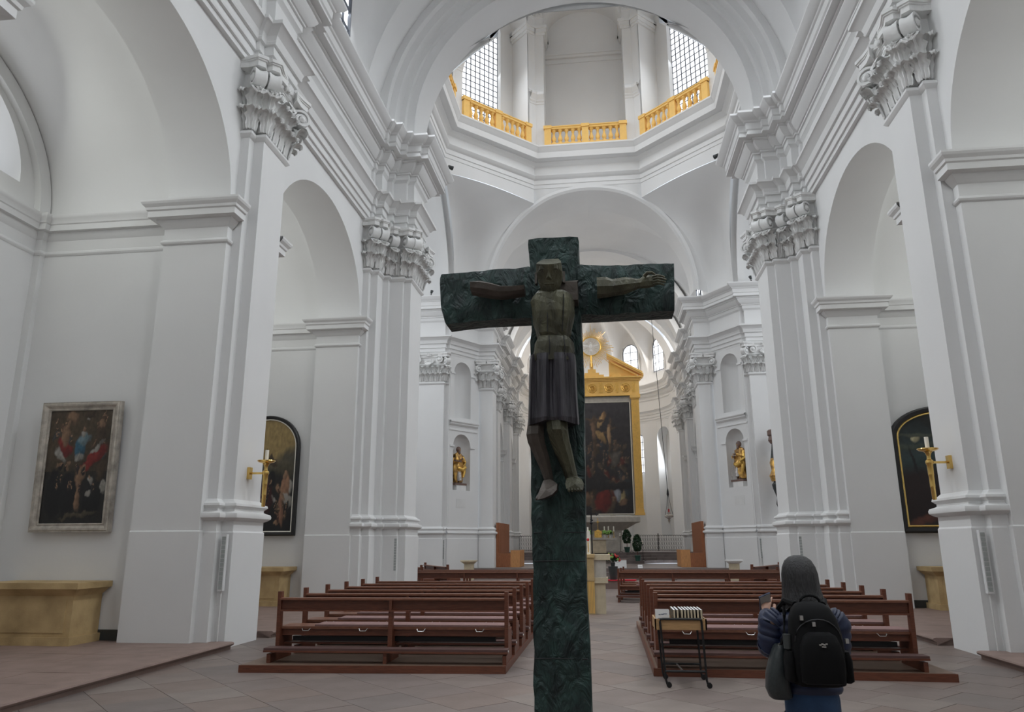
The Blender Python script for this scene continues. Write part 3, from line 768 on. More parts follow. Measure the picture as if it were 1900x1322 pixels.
# ------------------------------------------------------------------ apse
wa = struct('wall_apse')
RA = 6.12; YA = 57.3
fa = lambda u, z, d: (sin(u / RA) * (RA + d), YA + cos(u / RA) * (RA + d), z)   # u = arc length from the axis
ops = []
for k in (-2, -1, 0, 1, 2):
    c = radians(29 * k) * RA
    ops.append((c - .82, c + .82, 2.2, 9.9, .82, 1.0))
mb = MB()
ops2 = []
for o in ops: ops2.append(o)
archwall(mb, lambda u, z, d: fa(u, z, d), -pi / 2 * RA, pi / 2 * RA, 0, 14.3, ops2, 14)
for (a, b, z0, zs, bb, dep) in ops2: archfill(mb, fa, a, b, z0, zs, bb, dep, 14)
mb.build('apse_wall', M['plaster'], wa, True, 30)
for k in (-2, -1, 0, 1, 2):
    c = radians(29 * k) * RA
    if abs(k) != 1: continue
    arched_window('window_apse_lower', lambda u, z, d, c=c: fa(c + u, z, .9 + d), 1.35, 7.3, 10.45, nx=3, nz=5, bar='lead', r=.028)
mb = MB(); rows = []
for i in range(61):
    ph = radians(-90 + 3 * i)
    dd = min(abs(math.degrees(ph) - 29 * q) for q in (-2, -1, 0, 1, 2))
    h = 14.5 + 4.35 * sqrt(max(0, 1 - (dd / 12.6) ** 2)) if dd < 12.6 else 14.5
    r = [(sin(ph) * RA, YA + cos(ph) * RA, 14.27)]
    for j in range(15):
        t = pi / 2 * j / 14; rr = RA * cos(t); r.append((sin(ph) * rr, YA + cos(ph) * rr, h + (20.0 - h) * sin(t)))
    rows.append(r)
mb.grid(rows); mb.build('half_dome', M['plaster'], wa, True, 35)
for k in (-2, -1, 1, 2):
    c = radians(29 * k) * RA
    arched_window('window_apse_upper', lambda u, z, d, c=c: fa(c + u, z, -.04 + d), 1.38, 15.35, 18.1, nx=2, nz=4, bar='lead', r=.025)
    mb = MB(); A = [(-.8, 15.3)] + arc(-.8, .8, 17.38, .8, 14) + [(.8, 15.3)]
    mb.tube([fa(c + u, z, -.05) for u, z in A], .07, 6); mb.build('window_surround', M['plaster'], wa, True)
# ------------------------------------------------------------------ floor
fl = struct('floor')
MB().box(-16, 16, -7, 38.2, -.12, -.012).build('bedding', M['joint'], fl)
_sm = []
rr = random.Random(3)
S = .74; c45 = cos(pi / 4)
_slabs = []
for i in range(-26, 60):
    for j in range(-60, 60):
        u, v = (i + .5) * S, (j + .5) * S + ((i % 3) * .23)
        x, y = (u - v) * c45, (u + v) * c45
        _slabs.append((x, y))
def _covered(x, y):
    return (1.45 < x < 4.3 or -4.1 < x < -1.5) and 11.2 < y < 16.4
_in = [p for p in _slabs if abs(p[0]) < 6.3 and 4.6 < p[1] < 38 and not _covered(*p)]
_in.sort(key=lambda p: p[1] + .0 * abs(p[0]))
slab_meshes = [MB().box(-S / 2 + .003, S / 2 - .003, -S / 2 + .003, S / 2 - .003, -.05, 0).mesh('slab', m) for m in M['floor']]
for k, (x, y) in enumerate(_in[:296]):
    o = link('slab', slab_meshes[rr.randrange(5)], fl, loc=(x, y, rr.uniform(-.002, .0)), rot=(0, 0, pi / 4))
mb = MB(); far = _in[296:] + [p for p in _slabs if not (abs(p[0]) < 6.3 and 4.6 < p[1]) and abs(p[0]) < 14 and -5.5 < p[1] < 38]
R45 = Matrix.Rotation(pi / 4, 4, 'Z')
for x, y in far:
    mb.box(-S / 2 + .003, S / 2 - .003, -S / 2 + .003, S / 2 - .003, -.05, 0, Matrix.Translation((x, y, 0)) @ R45)
mb.build('slabs', M['floor'][1], fl, kind='stuff')
# choir floor and altar steps
cf = struct('floor_choir')
MB().box(-6.6, 6.6, 38.0, 46.0, -.02, .5).build('dais', M['floor'][2], cf)
MB().box(-3.4, 3.4, 37.3, 38.2, -.02, .33).build('step', M['floor'][2], cf)
MB().box(-3.6, 3.6, 36.9, 37.5, -.02, .17).build('step', M['floor'][2], cf)
def tier(z, y0, x1):
    MB().prism([(-6.6, 64), (-6.6, y0 + 1.6), (-x1 - 1.2, y0 + 1.6), (-x1, y0), (x1, y0), (x1 + 1.2, y0 + 1.6), (6.6, y0 + 1.6), (6.6, 64)], z - .16, z).build('step', M['floor'][2], cf)
for k in range(4): tier(.66 + k * .155, 46.0 + k * .36, 2.55 - k * .33)
# ------------------------------------------------------------------ pews
def pew(w, label, hooks=4, pad=(0.5, 1), detail=True):
    """a pew seen from behind: origin at floor centre, y+ away from the viewer, sitters face the altar.
       ends carry the top rail; seat lies beyond the backrest; kneeler hangs behind for the next row"""
    t = thing('pew', label, 'pew', group=None)
    h = w / 2
    for s in (-1, 1):
        b = MB()
        x0, x1 = sorted((s * h, s * (h - .055)))
        b.prism([(0, 0)], 0, 0) if False else None
        P = [(.0, 0), (.09, .98), (.0, .0)]
        # post leaning a little backwards
        b.face([(x0, 0, 0), (x0, .11, 0), (x0, .05, .95), (x0, -.04, .95)]); b.face([(x1, 0, 0), (x1, .11, 0), (x1, .05, .95), (x1, -.04, .95)][::-1])
        for (ya, za), (yb, zb) in (((0, 0), (-.04, .95)), ((-.04, .95), (.05, .95)), ((.05, .95), (.11, 0)), ((.11, 0), (0, 0))):
            b.face([(x0, ya, za), (x1, ya, za), (x1, yb, zb), (x0, yb, zb)])
        b.build('end_post', M['wood'], t)
        MB().box(x0, x1, .09, .50, 0, .42).box(x0, x1, -.30, .02, 0, .12).build('end_panel', M['wood'], t)
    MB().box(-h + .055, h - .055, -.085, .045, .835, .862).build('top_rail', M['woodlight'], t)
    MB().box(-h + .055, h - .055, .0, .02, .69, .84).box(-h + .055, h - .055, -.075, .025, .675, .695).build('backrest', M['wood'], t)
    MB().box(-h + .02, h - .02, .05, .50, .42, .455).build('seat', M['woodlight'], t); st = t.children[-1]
    MB().box(-h + .055, h - .055, .09, .13, .33, .42).build('seat_rail', M['wood'], t)
    MB().box(-h + (.55 if pad[0] < 1 else .1), h - .03, .07, .49, .455, .48).build('seat_pad', M['pad'], st)
    MB().box(-h - .04, h + .02, -.34, -.09, .145, .17).build('kneeler', M['wood'], t); kn = t.children[-1]
    MB().box(-h - .04, h + .02, -.33, -.10, .17, .20).build('kneeler_pad', M['kneel'], kn)
    MB().box(-h + .055, h - .055, .18, .30, .20, .225).build('foot_rest', M['wood'], t)
    MB().box(-h + .2, h - .2, .14, .22, .25, .31).build('heating_bar', M['black'], t)
    for x in ((0,) if w < 4 else (-w / 6, w / 6)):
        MB().box(x - .02, x + .02, -.075, .0, .69, .836).box(x - .03, x + .03, -.05, .04, 0, .69).box(x - .03, x + .03, .04, .40, 0, .42).box(x - .025, x + .025, -.30, -.05, 0, .145).build('middle_post', M['wood'], t)
    if detail:
        for i in range(hooks):
            x = -h + w * (i + .5) / hooks
            b = MB(); b.tube([(x - .05, .06, .43), (x - .05, .02, .43), (x - .03, -.0, .40), (x + .05, -.0, .40), (x + .07, .02, .43), (x + .07, .06, .43)], .005, 5)
            b.build('bag_hook', M['steel'], st)
        b = MB(); b.tube([(h, -.25, .17), (h + .03, -.25, .17)], .022, 8); b.build('hinge', M['steel'], kn)
    return t
NR = ['front', 'second', 'third', 'fourth', 'fifth', 'sixth']
_near = ['nearest', 'second', 'third', 'fourth', 'fifth', 'farthest']
for side, word, cxx, rz in ((-1, 'left', -2.72, .03), (1, 'right', 2.76, -.01)):
    base = pew(3.42, 'red-brown wooden pew, %s of the %s block, with mauve seat pads' % (_near[0], word))
    base['group'] = 'pews of the %s nave block' % word
    for i in range(6):
        o = base if i == 0 else copy_tree(base)
        o['label'] = 'red-brown wooden pew, %s row of the block %s of the aisle' % (_near[i], word)
        o.location = (cxx, 11.15 + .965 * i, .1); o.rotation_euler = (0, 0, rz)
    p = thing('pew_platform', 'low wooden platform under the pews %s of the aisle' % word, 'platform')
    if side < 0: MB().prism([(-4.70, 10.60), (-1.02, 10.84), (-1.02, 17.0), (-4.70, 17.0)], 0, .1).build('deck', M['deckwood'], p); MB().prism([(-4.72, 10.58), (-1.0, 10.82), (-1.0, 10.86), (-4.72, 10.62)], 0, .097).prism([(-1.03, 10.84), (-1.0, 10.84), (-1.0, 17.0), (-1.03, 17.0)], 0, .102).build('edge_board', M['wood'], p)
    else: MB().prism([(1.01, 10.86), (4.76, 10.77), (4.76, 17.0), (1.01, 17.0)], 0, .1).build('deck', M['deckwood'], p); MB().prism([(.99, 10.84), (4.78, 10.75), (4.78, 10.79), (.99, 10.88)], 0, .097).prism([(.99, 10.86), (1.02, 10.86), (1.02, 17.0), (.99, 17.0)], 0, .102).build('edge_board', M['wood'], p)
# pews of the crossing: long frontal rows and angled ones in the transepts
for side, word in ((-1, 'left'), (1, 'right')):
    b1 = pew(4.9, 'x', 3, detail=False); b1['group'] = 'long pews of the %s crossing block' % word
    for i in range(3):
        o = b1 if i == 0 else copy_tree(b1)
        o['label'] = 'long wooden pew under the dome, %s of the %s crossing block' % (('nearest', 'second', 'third')[i], word)
        o.location = (side * (3.15 + .10 * i), 23.6 + 1.05 * i, 0); o.rotation_euler = (0, 0, side * -.05)
    b2 = pew(3.6, 'x', 3, detail=False); b2['group'] = 'slanted pews of the %s crossing block' % word
    for i in range(3):
        o = b2 if i == 0 else copy_tree(b2)
        o['label'] = 'slanted wooden pew in the %s transept, %s from the aisle' % (word, ('first', 'second', 'third')[i])
        o.location = (side * (6.3 + .89 * i), 29.9 - .45 * i, 0); o.rotation_euler = (0, 0, side * 1.10)
# ------------------------------------------------------------------ side altars, paintings, sconces, loudspeakers
def side_altar(name_label, x, y, z, w=1.62, dep=.78, group='side altars in the chapels'):
    t = thing('side_altar', name_label, 'altar', (x, y, z), group=group)   # origin: back centre on the wall, front towards -y
    h = w / 2
    MB().prism([(-h, -dep), (h, -dep), (h, 0), (-h, 0)], 0, .13).build('base', M['sand'], t)
    b = MB(); b.box(-h + .05, h - .05, -dep + .05, 0, .13, .80); b.build('body', M['sand'], t)
    b = MB(); b.box(-h + .16, -.2, -dep + .035, -dep + .06, .20, .74); b.box(-.2, h - .16, -dep + .035, -dep + .06, .20, .74); b.build('front_panel', M['sand'], t)
    b = MB(); sweep(b, [(h - .05, 0), (h - .05, -dep + .05), (-h + .05, -dep + .05), (-h + .05, 0)], [(0, .78), (-.0, .80), (.0, .80)]) if False else None
    rows = []
    for o, z1 in ((0, .78), (.02, .80), (.06, .83), (.14, .90), (.15, .92)):
        rows.append([(h - .05 + o, 0, z1), (h - .05 + o, -dep + .05 - o, z1), (-h + .05 - o, -dep + .05 - o, z1), (-h + .05 - o, 0, z1)])
    b.grid(rows); b.build('cornice', M['sand'], t)
    MB().box(-h - .12, h + .12, -dep - .12, 0, .90, 1.0).build('mensa', M['sand'], t)
    return t
side_altar('yellow sandstone side altar under the rectangular painting, at the left edge', -9.18, 12.78, .12)
side_altar('yellow sandstone altar half hidden behind the left pier, under the arched painting', -9.15, 20.62, .12, w=1.8)
side_altar('yellow sandstone altar half hidden behind the right pier', 9.15, 20.62, .12, w=1.8)
side_altar('yellow sandstone side altar of the near right chapel', 9.18, 12.78, .12)

def painting_mesh(name, w, h, fn, nx=84, ny=120, arch=0.0, rough=.35):
    """flat canvas in the local xz plane, front towards -y; colour attribute painted by fn(u, v) with u, v in 0..1"""
    V = []; F = []; C = []
    for j in range(ny + 1):
        v = j / ny
        for i in range(nx + 1):
            u = i / nx; x = (u - .5) * w; z = v * h
            if arch:
                zs = h - arch; 
                if z > zs:
                    hw = w / 2 * sqrt(max(0, 1 - ((z - zs) / arch) ** 2)); x = (u - .5) * 2 * hw
            V.append((x, 0, z)); C.append(fn(x / w + .5, v))
    for j in range(ny):
        for i in range(nx):
            a = j * (nx + 1) + i; F.append((a, a + 1, a + nx + 2, a + nx + 1))
    me = bpy.data.meshes.new(name); me.from_pydata(V, [], F)
    at = me.color_attributes.new('paint', 'FLOAT_COLOR', 'POINT')
    for i, c in enumerate(C): at.data[i].color = (max(0, c[0]), max(0, c[1]), max(0, c[2]), 1)
    m = M.get('canvas')
    if not m:
        m = bpy.data.materials.new('oil_on_canvas'); m.use_nodes = True; nt = m.node_tree
        n = nt.nodes.new('ShaderNodeVertexColor'); n.layer_name = 'paint'
        nt.links.new(n.outputs[0], nt.nodes['Principled BSDF'].inputs['Base Color'])
        nt.nodes['Principled BSDF'].inputs['Roughness'].default_value = .45; M['canvas'] = m
    me.materials.append(m); return me
def fbm(u, v, s=0, f=4): return noise.fractal(Vector((u * f, v * f, s)), .9, 2.0, 4)
def blobs(L, bg, seed, wob=.02, dirt=.25):
    """L: (u, v, ru, rv, angle, colour, softness)"""
    def fn(u, v):
        du, dv = fbm(u, v, seed, 9) * wob, fbm(u, v, seed + 9, 9) * wob
        c = list(bg(u, v))
        for (bu, bv, ru, rv, an, cl, so) in L:
            x, y = u + du - bu, v + dv - bv; ca, sa = cos(an), sin(an); x, y = x * ca + y * sa, -x * sa + y * ca
            d = sqrt((x / ru) ** 2 + (y / rv) ** 2)
            if d < 1 + so:
                k = min(1, (1 + so - d) / so) ; sh = 1 - .45 * max(0, min(1, (x / ru * .6 - y / rv * .5 + .3)))
                c = [a * (1 - k) + b * k * sh for a, b in zip(c, cl)]
        q = 1 + dirt * fbm(u, v, seed + 3, 22)
        return [a * q for a in c]
    return fn
SK, RD, BL, BK, WH, GD, BR = (.32, .19, .11), (.26, .025, .02), (.05, .16, .24), (.008, .008, .009), (.38, .36, .32), (.28, .19, .08), (.08, .05, .03)
def figs(n, u0, u1, v0, v1, sz, pal, seed):
    r = random.Random(seed); out = []
    for i in range(n):
        u, v = r.uniform(u0, u1), r.uniform(v0, v1); c = r.choice(pal); a = r.uniform(-.7, .7)
        out.append((u, v, sz * .6, sz * 1.2, a, c, .5)); out.append((u + sin(a) * -sz * 1.0, v + sz * 1.1, sz * .28, sz * .22, 0, SK, .4))
        out.append((u + r.uniform(-1, 1) * sz * .8, v + r.uniform(-.4, .6) * sz, sz * .14, sz * .5, r.uniform(-1.4, 1.4), SK, .4))
    return out
bg1 = lambda u, v: [a * (.5 + .5 * v) for a in (.06, .042, .026)] if v > .45 else (.012, .011, .010)
p1 = [(.5, .72, .5, .22, 0, (.10, .07, .04), .6), (.27, .68, .14, .07, -.5, RD, .3), (.27, .78, .08, .09, .3, SK, .4), (.30, .875, .035, .03, 0, SK, .3), (.53, .67, .09, .12, -.35, BL, .3), (.57, .74, .10, .06, .2, (.22, .32, .36), .4), (.56, .79, .05, .04, 0, WH, .4), (.57, .845, .03, .024, 0, SK, .3),
      (.75, .56, .24, .06, .5, RD, .35), (.80, .66, .12, .02, .55, WH, .4), (.22, .60, .10, .03, -.6, WH, .5), (.84, .80, .08, .10, 0, BR, .6), (.84, .88, .04, .03, 0, SK, .5), (.62, .95, .10, .03, .2, BR, .4), (.35, .94, .09, .04, -.2, SK, .7), (.62, .91, .03, .012, .3, WH, .5),
      (.17, .25, .14, .24, 0, BK, .2), (.40, .26, .14, .22, 0, BK, .2), (.22, .505, .035, .028, 0, SK, .4), (.36, .50, .03, .028, 0, SK, .5), (.78, .20, .17, .16, 0, BK, .2), (.75, .38, .045, .05, 0, WH, .3), (.74, .405, .022, .022, 0, SK, .3), (.95, .32, .05, .06, 0, WH, .4), (.72, .27, .04, .03, 0, WH, .4),
      (.57, .40, .08, .07, .4, SK, .5), (.60, .47, .04, .03, 0, SK, .4), (.55, .22, .035, .11, .2, SK, .5), (.90, .45, .08, .08, 0, BR, .5), (.60, .07, .28, .02, .1, (.10, .08, .05), .5), (.52, .58, .06, .03, 0, WH, .7)]
def frame_rect(t, w, h, prof, m, name='frame'):
    """mitred picture frame round a w x h opening; profile = (offset outwards, y)"""
    b = MB(); rows = []
    for o, y in prof: rows.append([(-w / 2 - o, y, -o), (w / 2 + o, y, -o), (w / 2 + o, y, h + o), (-w / 2 - o, y, h + o)])
    b.grid(rows, True); return b.build(name, m, t)
def frame_arch(t, w, h, arch, prof, m, name='frame', n=24):
    b = MB(); rows = []
    for o, y in prof:
        zs = h - arch
        r = [(-w / 2 - o, y, -o)] + [(-(w / 2 + o) * cos(pi * k / n), y, zs + (arch + o) * sin(pi * k / n)) for k in range(n + 1)] + [(w / 2 + o, y, -o)]
        rows.append(r)
    b.grid(rows, True); return b.build(name, m, t)
t = thing('painting', 'tall rectangular oil painting in a worn silver frame, figures below a blue-robed saint', 'painting', (-9.17, 12.72, 2.11))
t.rotation_euler = (radians(2), 0, 0)
link('canvas', painting_mesh('canvas', 1.24, 2.05, blobs([(u, v, a, b, c, tuple(q * .62 for q in cl), .6) for u, v, a, b, c, cl, s_ in p1[:1]] + figs(16, .05, .95, .52, .95, .035, [(.06, .04, .025), (.09, .05, .03), (.05, .05, .05)], 21) + [(u, v, a * .82, b * .82, c, tuple(q * .68 for q in cl), s_) for u, v, a, b, c, cl, s_ in p1[1:]] + figs(12, .1, .9, .30, .50, .028, [BK, (.03, .02, .02)], 5), bg1, 1, .035, .4), 110, 160), t)
frame_rect(t, 1.24, 2.05, [(0, -.005), (.0, -.02), (.02, -.03), (.035, -.02), (.05, -.025), (.09, -.06), (.12, -.065), (.135, -.05), (.155, -.055), (.16, .06)], M['silver'])
bg2 = lambda u, v: [a * (1 - .75 * max(0, min(1, (.62 - v) * 3))) for a in (.27, .19, .075)] if True else None
p2 = [(.9, .55, .3, .12, .3, (.09, .08, .055), .8), (.5, .50, .5, .08, 0, (.10, .085, .05), .9), (.4, .25, .8, .25, 0, (.020, .018, .016), .35), (.5, .02, .9, .14, 0, BK, .4), (.86, .38, .07, .12, -.25, (.36, .19, .11), .3), (.84, .50, .035, .025, 0, SK, .3), (.90, .27, .09, .05, -.3, WH, .3), (.80, .18, .035, .12, .15, (.30, .15, .09), .3), (.78, .33, .03, .09, .9, SK, .3), (.74, .07, .05, .015, .3, SK, .4), (.66, .26, .05, .015, -.6, WH, .5),
      (.52, .30, .10, .14, 0, (.07, .012, .012), .4), (.50, .45, .04, .03, 0, BR, .4), (.62, .47, .03, .06, .4, BK, .4), (.58, .62, .10, .03, -.3, BR, .4), (.54, .64, .05, .03, .3, BR, .4), (.95, .40, .025, .05, 0, WH, .5)]
t = thing('painting', 'arched oil painting with golden sky and a muscular figure, behind the left pier', 'painting', (-9.2, 20.56, 2.08))
link('canvas', painting_mesh('canvas', 1.66, 3.15, blobs([(u, v, a, b, c, tuple(q * .8 for q in cl), s_) for u, v, a, b, c, cl, s_ in p2] + figs(14, .45, .95, .10, .42, .03, [BK, (.05, .02, .015), BR], 9), bg2, 4, .03, .3), arch=.80), t)
frame_arch(t, 1.66, 3.15, .80, [(0, -.004), (0, -.03), (.025, -.035), (.03, -.02)], M['candle'], 'inner_moulding')
frame_arch(t, 1.66, 3.15, .80, [(.03, -.02), (.04, -.05), (.10, -.07), (.125, -.05), (.13, .05)], M['blackframe'])
bg3 = lambda u, v: [(.010 + .02 * max(0, 1 - abs(v - .62) * 3.2)) * q for q in (1.0, 1.5, 1.55)]
p3 = [(.2, .58, .35, .03, .1, (.03, .05, .05), .9), (.25, .70, .3, .02, .05, (.05, .065, .05), .9), (.19, .775, .035, .025, 0, (.40, .36, .22), .6), (.3, .80, .22, .012, 0, (.06, .07, .05), .8), (.3, .25, .5, .2, 0, (.016, .008, .008), .5), (.60, .22, .14, .07, -.5, (.20, .012, .01), .4), (.56, .28, .07, .05, .5, (.24, .02, .02), .5), (.55, .47, .12, .09, 0, (.045, .05, .05), .4), (.55, .55, .04, .03, 0, (.16, .06, .03), .4), (.50, .5, .03, .08, .6, (.09, .09, .08), .5), (.50, .88, .3, .05, -.4, (.01, .012, .01), .6), (.15, .55, .012, .12, .3, BK, .6), (.25, .06, .2, .03, .2, (.09, .03, .02), .7)]
t = thing('painting', 'dark moonlit arched painting with a gold inner line, behind the right pier', 'painting', (9.17, 20.56, 2.12))
link('canvas', painting_mesh('canvas', 2.2, 2.86, blobs(p3, bg3, 7), arch=.62), t)
frame_arch(t, 2.2, 2.86, .62, [(0, -.004), (.0, -.04), (.025, -.05), (.045, -.04)], M['brass'], 'gold_moulding')
frame_arch(t, 2.2, 2.86, .62, [(.045, -.03), (.06, -.07), (.15, -.09), (.19, -.07), (.20, .05)], M['blackframe'])

def sconce(x, y, z, s, label):
    t = thing('wall_sconce', label, 'candle holder', (x, y, z), group='brass sconces on the nave piers')
    d = -s  # arm points into the nave
    MB().box(min(0, d * .05), max(0, d * .05), -.06, .06, -.11, .11).build('wall_plate', M['brass'], t)
    MB().tube([(d * .04, 0, 0), (d * .32, 0, 0)], .022, 6).build('arm', M['brass'], t)
    b = MB(); c = d * .34
    b.lathe(c, 0, [(.028, -.62), (.035, -.60), (.037, -.42), (.041, -.41), (.041, -.39), (.042, -.22), (.046, -.21), (.046, -.19), (.05, -.04), (.06, -.02), (.065, .0), (.06, .03), (.035, .05), (.03, .10), (.05, .16), (.07, .18)], 12); b.build('torch_stem', M['brass'], t, True)
    MB().lathe(c, 0, [(.06, .18), (.14, .20), (.17, .225), (.165, .235), (.10, .225), (.03, .22)], 18).build('drip_pan', M['brass'], t, True)
    k_ = MB().lathe(c, 0, [(.034, .23), (.034, .43)], 10).build('candle', M['candle'], t); MB().tube([(c, 0, .43), (c, 0, .46)], .004, 4).build('wick', M['black'], k_)
    return t
sconce(-6.21, 13.42, 3.02, -1, 'brass torch-shaped wall sconce with candle on the near left pier')
sconce(6.21, 13.42, 3.02, 1, 'brass torch-shaped wall sconce with candle on the near right pier')

def speaker(x, y, s, label, z0=.95, z1=1.9, k=1.0):
    t = thing('column_loudspeaker', label, 'loudspeaker', (x, y, z0), group='column loudspeakers on the piers')
    h = z1 - z0
    cs = MB().box(-.045, .045, -.075, -.0, 0, h).build('case', M['whiteframe'], t)
    for i in range(12): MB().box(-.033, .033, -.082, -.074, .03 + (h - .06) * i / 12, .03 + (h - .06) * (i + .88) / 12).build('grille', M['speaker'], cs)
    MB().tube([(-.0, -.02, 0), (-.0, -.02, -z0 + .02)], .014, 6).build('cable_duct', M['grey'], t)
    return t
# on the return of the pedestals, facing the entrance
speaker(-6.215, 12.80, -1, 'slim grey column loudspeaker on the near left pier')
speaker(6.215, 12.80, 1, 'slim grey column loudspeaker on the near right pier')
speaker(-5.56, 21.44, -1, 'slim grey column loudspeaker on the stepped left crossing pier')
speaker(5.56, 21.44, 1, 'slim grey column loudspeaker on the stepped right crossing pier')
speaker(-7.53, 37.11, -1, 'slim grey column loudspeaker left of the left niche pier')
speaker(7.53, 37.11, 1, 'slim grey column loudspeaker right of the right niche pier')

def spotlight(x, y, z, d, label):
    t = thing('spotlight', label, 'spotlight', (x, y, z), group='small spotlights on the cornices')
    MB().box(-.03, .03, -.03, .03, 0, .14).build('bracket', M['darkiron'], t)
    MB().tube([(0, 0, .2), (d[0] * .22, d[1] * .22, .2 + d[2] * .22)], [.055, .08], 12).build('lamp_head', M['pot'], t)
    return t
spotlight(-4.62, 23.2, 14.27, (.6, .5, -.1), 'dark spotlight on the left triumphal cornice tip')
spotlight(4.62, 23.6, 14.27, (-.6, .5, -.1), 'dark spotlight on the right triumphal cornice tip')
spotlight(-8.3, 36.45, 14.27, (.3, -.5, .4), 'pale spotlight on the far left crossing cornice')
spotlight(8.0, 36.45, 14.27, (-.3, -.5, .4), 'pale spotlight on the far right crossing cornice')

# balustrades of the dome gallery
def balustrade(p, ang, label, prev=None):
    if prev:
        c = copy_tree(prev); c.location = p; c.rotation_euler = (0, 0, ang); c['label'] = label; return c
    t = thing('balustrade', label, 'balustrade', p, ang, group='ochre balustrades of the dome gallery')
    MB().box(-2.2, 2.2, -.12, .12, 0, .20).build('bottom_rail', M['ochre'], t)
    MB().box(-2.2, 2.2, -.15, .15, 1.02, 1.14).box(-2.2, 2.2, -.18, .18, 1.14, 1.20).build('handrail', M['ochre'], t)
    for x in (-2.02, 0, 2.02):
        MB().box(x - .18, x + .18, -.16, .16, .0, 1.06).box(x - .22, x + .22, -.21, .21, 1.06, 1.24).build('post', M['ochre'], t)
    bal = MB().lathe(0, 0, [(.12, .20), (.12, .28), (.07, .31), (.09, .36), (.125, .44), (.115, .54), (.07, .68), (.055, .80), (.085, .84), (.06, .87), (.10, .93), (.12, .95), (.12, 1.03)], 10).mesh('baluster', M['ochre'], True, 50)
    for sgn in (-1, 1):
        for i in range(5): link('baluster', bal, t, loc=(sgn * (.32 + .345 * i), 0, 0))
    return t
names = ['far side, above the choir arch', 'far left side', 'left side', 'near left side', 'near side', 'near right side', 'right side', 'far right side']
b0 = None
for k in range(8):
    a = pi / 2 + k * pi / 4
    p = (cos(a) * 6.42, CYY + sin(a) * 6.42, 22.44); lab = 'ochre stone balustrade of the dome gallery, ' + names[k]
    if b0 is None: b0 = balustrade(p, a - pi / 2, lab)
    else: balustrade(p, a - pi / 2, lab, b0)
# ------------------------------------------------------------------ bronze crucifix
def hewn(mb, secs, axis='z', n=10, seed=0, amp=.012, pw=3.2, cap=True):
    """faceted loft of superellipse sections (c1, c2, t, r1, r2[, twist]); axis = direction of the loft"""
    r = random.Random(seed); rows = []
    off = [r.uniform(-1, 1) for _ in range(n)]
    for k, sc in enumerate(secs):
        a0, b0, t, ra, rb = sc[:5]; tw = sc[5] if len(sc) > 5 else 0; row = []
        for i in range(n):
            th = 2 * pi * (i + .5) / n + tw
            c, s = cos(th), sin(th); q = (abs(c) ** pw + abs(s) ** pw) ** (-1 / pw)
            j = 1 + amp / max(ra, rb) * (off[i] + r.uniform(-.5, .5))
            a, b = a0 + ra * q * c * j, b0 + rb * q * s * j
            row.append((a, b, t) if axis == 'z' else (t, b, a))
        rows.append(row)
    ids = mb.grid(rows, True)
    if cap: mb.cap(ids[0], True); mb.cap(ids[-1])
    return mb
def beam(outline, y0, y1, seed, name, parent, axis):
    """hewn beam between two edge polylines; both edges wander, face is subdivided and dented"""
    ea, eb = outline; r = random.Random(seed); mb = MB(); nw = 6; rows_f = []; 
    def lerp(P, t):
        t *= len(P) - 1; i = min(int(t), len(P) - 2); f = t - i
        return (P[i][0] * (1 - f) + P[i + 1][0] * f, P[i][1] * (1 - f) + P[i + 1][1] * f)
    L = 60 if axis == 'z' else 34
    rows = []
    for k in range(L + 1):
        t = k / L; a, b = lerp(ea, t), lerp(eb, t); row = []
        for j in range(nw + 1):
            s = j / nw; x, z = a[0] * (1 - s) + b[0] * s, a[1] * (1 - s) + b[1] * s
            d = noise.noise(Vector((x * 5, z * 5, seed))) * .014 + noise.noise(Vector((x * 14 + z * 6, z * 13, seed + 4))) * .007
            e = .010 * noise.noise(Vector((x * 9, z * 9, seed + 8))) if j in (0, nw) and 0 < k < L else 0
            if axis == 'z': x += e
            else: z += e
            row.append((x, y0 + d + (.018 if j in (0, nw) else 0), z))
        for j in range(nw, -1, -1):
            s = j / nw; x, z = a[0] * (1 - s) + b[0] * s, a[1] * (1 - s) + b[1] * s
            row.append((x, y1 - (.015 if j in (0, nw) else 0), z))
        rows.append(row)
    ids = mb.grid(rows, True); mb.cap(ids[0], True); mb.cap(ids[-1])
    return mb.build(name, M['bronze'], parent, True, 28)
ct = thing('crucifix', 'tall dark green bronze crucifix with a roughly hewn corpus, in the centre aisle', 'crucifix', (0, 0, 0))
upr = [(3.867, -0.059, 0.298), (3.664, -0.048, 0.304), (3.264, -0.045, 0.305), (2.839, -0.053, 0.312), (2.287, -0.060, 0.304), (1.935, -0.060, 0.298), (1.628, -0.052, 0.293), (1.428, -0.051, 0.292), (1.105, -0.051, 0.302), (0.724, -0.055, 0.304), (.35, -.056, .306), (0, -.057, .308)]
beam(([(a, z) for z, a, b in upr], [(b, z) for z, a, b in upr]), 5.0, 5.26, 3, 'upright', ct, 'z')
beam(([(-.708, 3.60), (-.70, 3.633), (-.538, 3.645), (-.372, 3.649), (-.197, 3.661), (-.04, 3.66)], [(-.69, 3.36), (-.66, 3.253), (-.526, 3.267), (-.371, 3.277), (-.198, 3.277), (-.04, 3.279)]), 5.01, 5.24, 5, 'left_arm', ct, 'x')
beam(([(.29, 3.656), (.437, 3.649), (.625, 3.643), (.793, 3.642), (.964, 3.636)], [(.29, 3.284), (.425, 3.283), (.611, 3.286), (.776, 3.287), (.948, 3.288)]), 5.01, 5.24, 6, 'right_arm', ct, 'x')
# a ridge cut across the foot of the cross, dark joints
for z, w in ((1.03, .33), (1.80, .34), (1.62, .33)):
    b = MB(); b.tube([(-.04, 5.0, z), (.1, 4.998, z + .004), (.29, 5.002, z)], .0035, 5); b.build('joint', M['black'], ct)
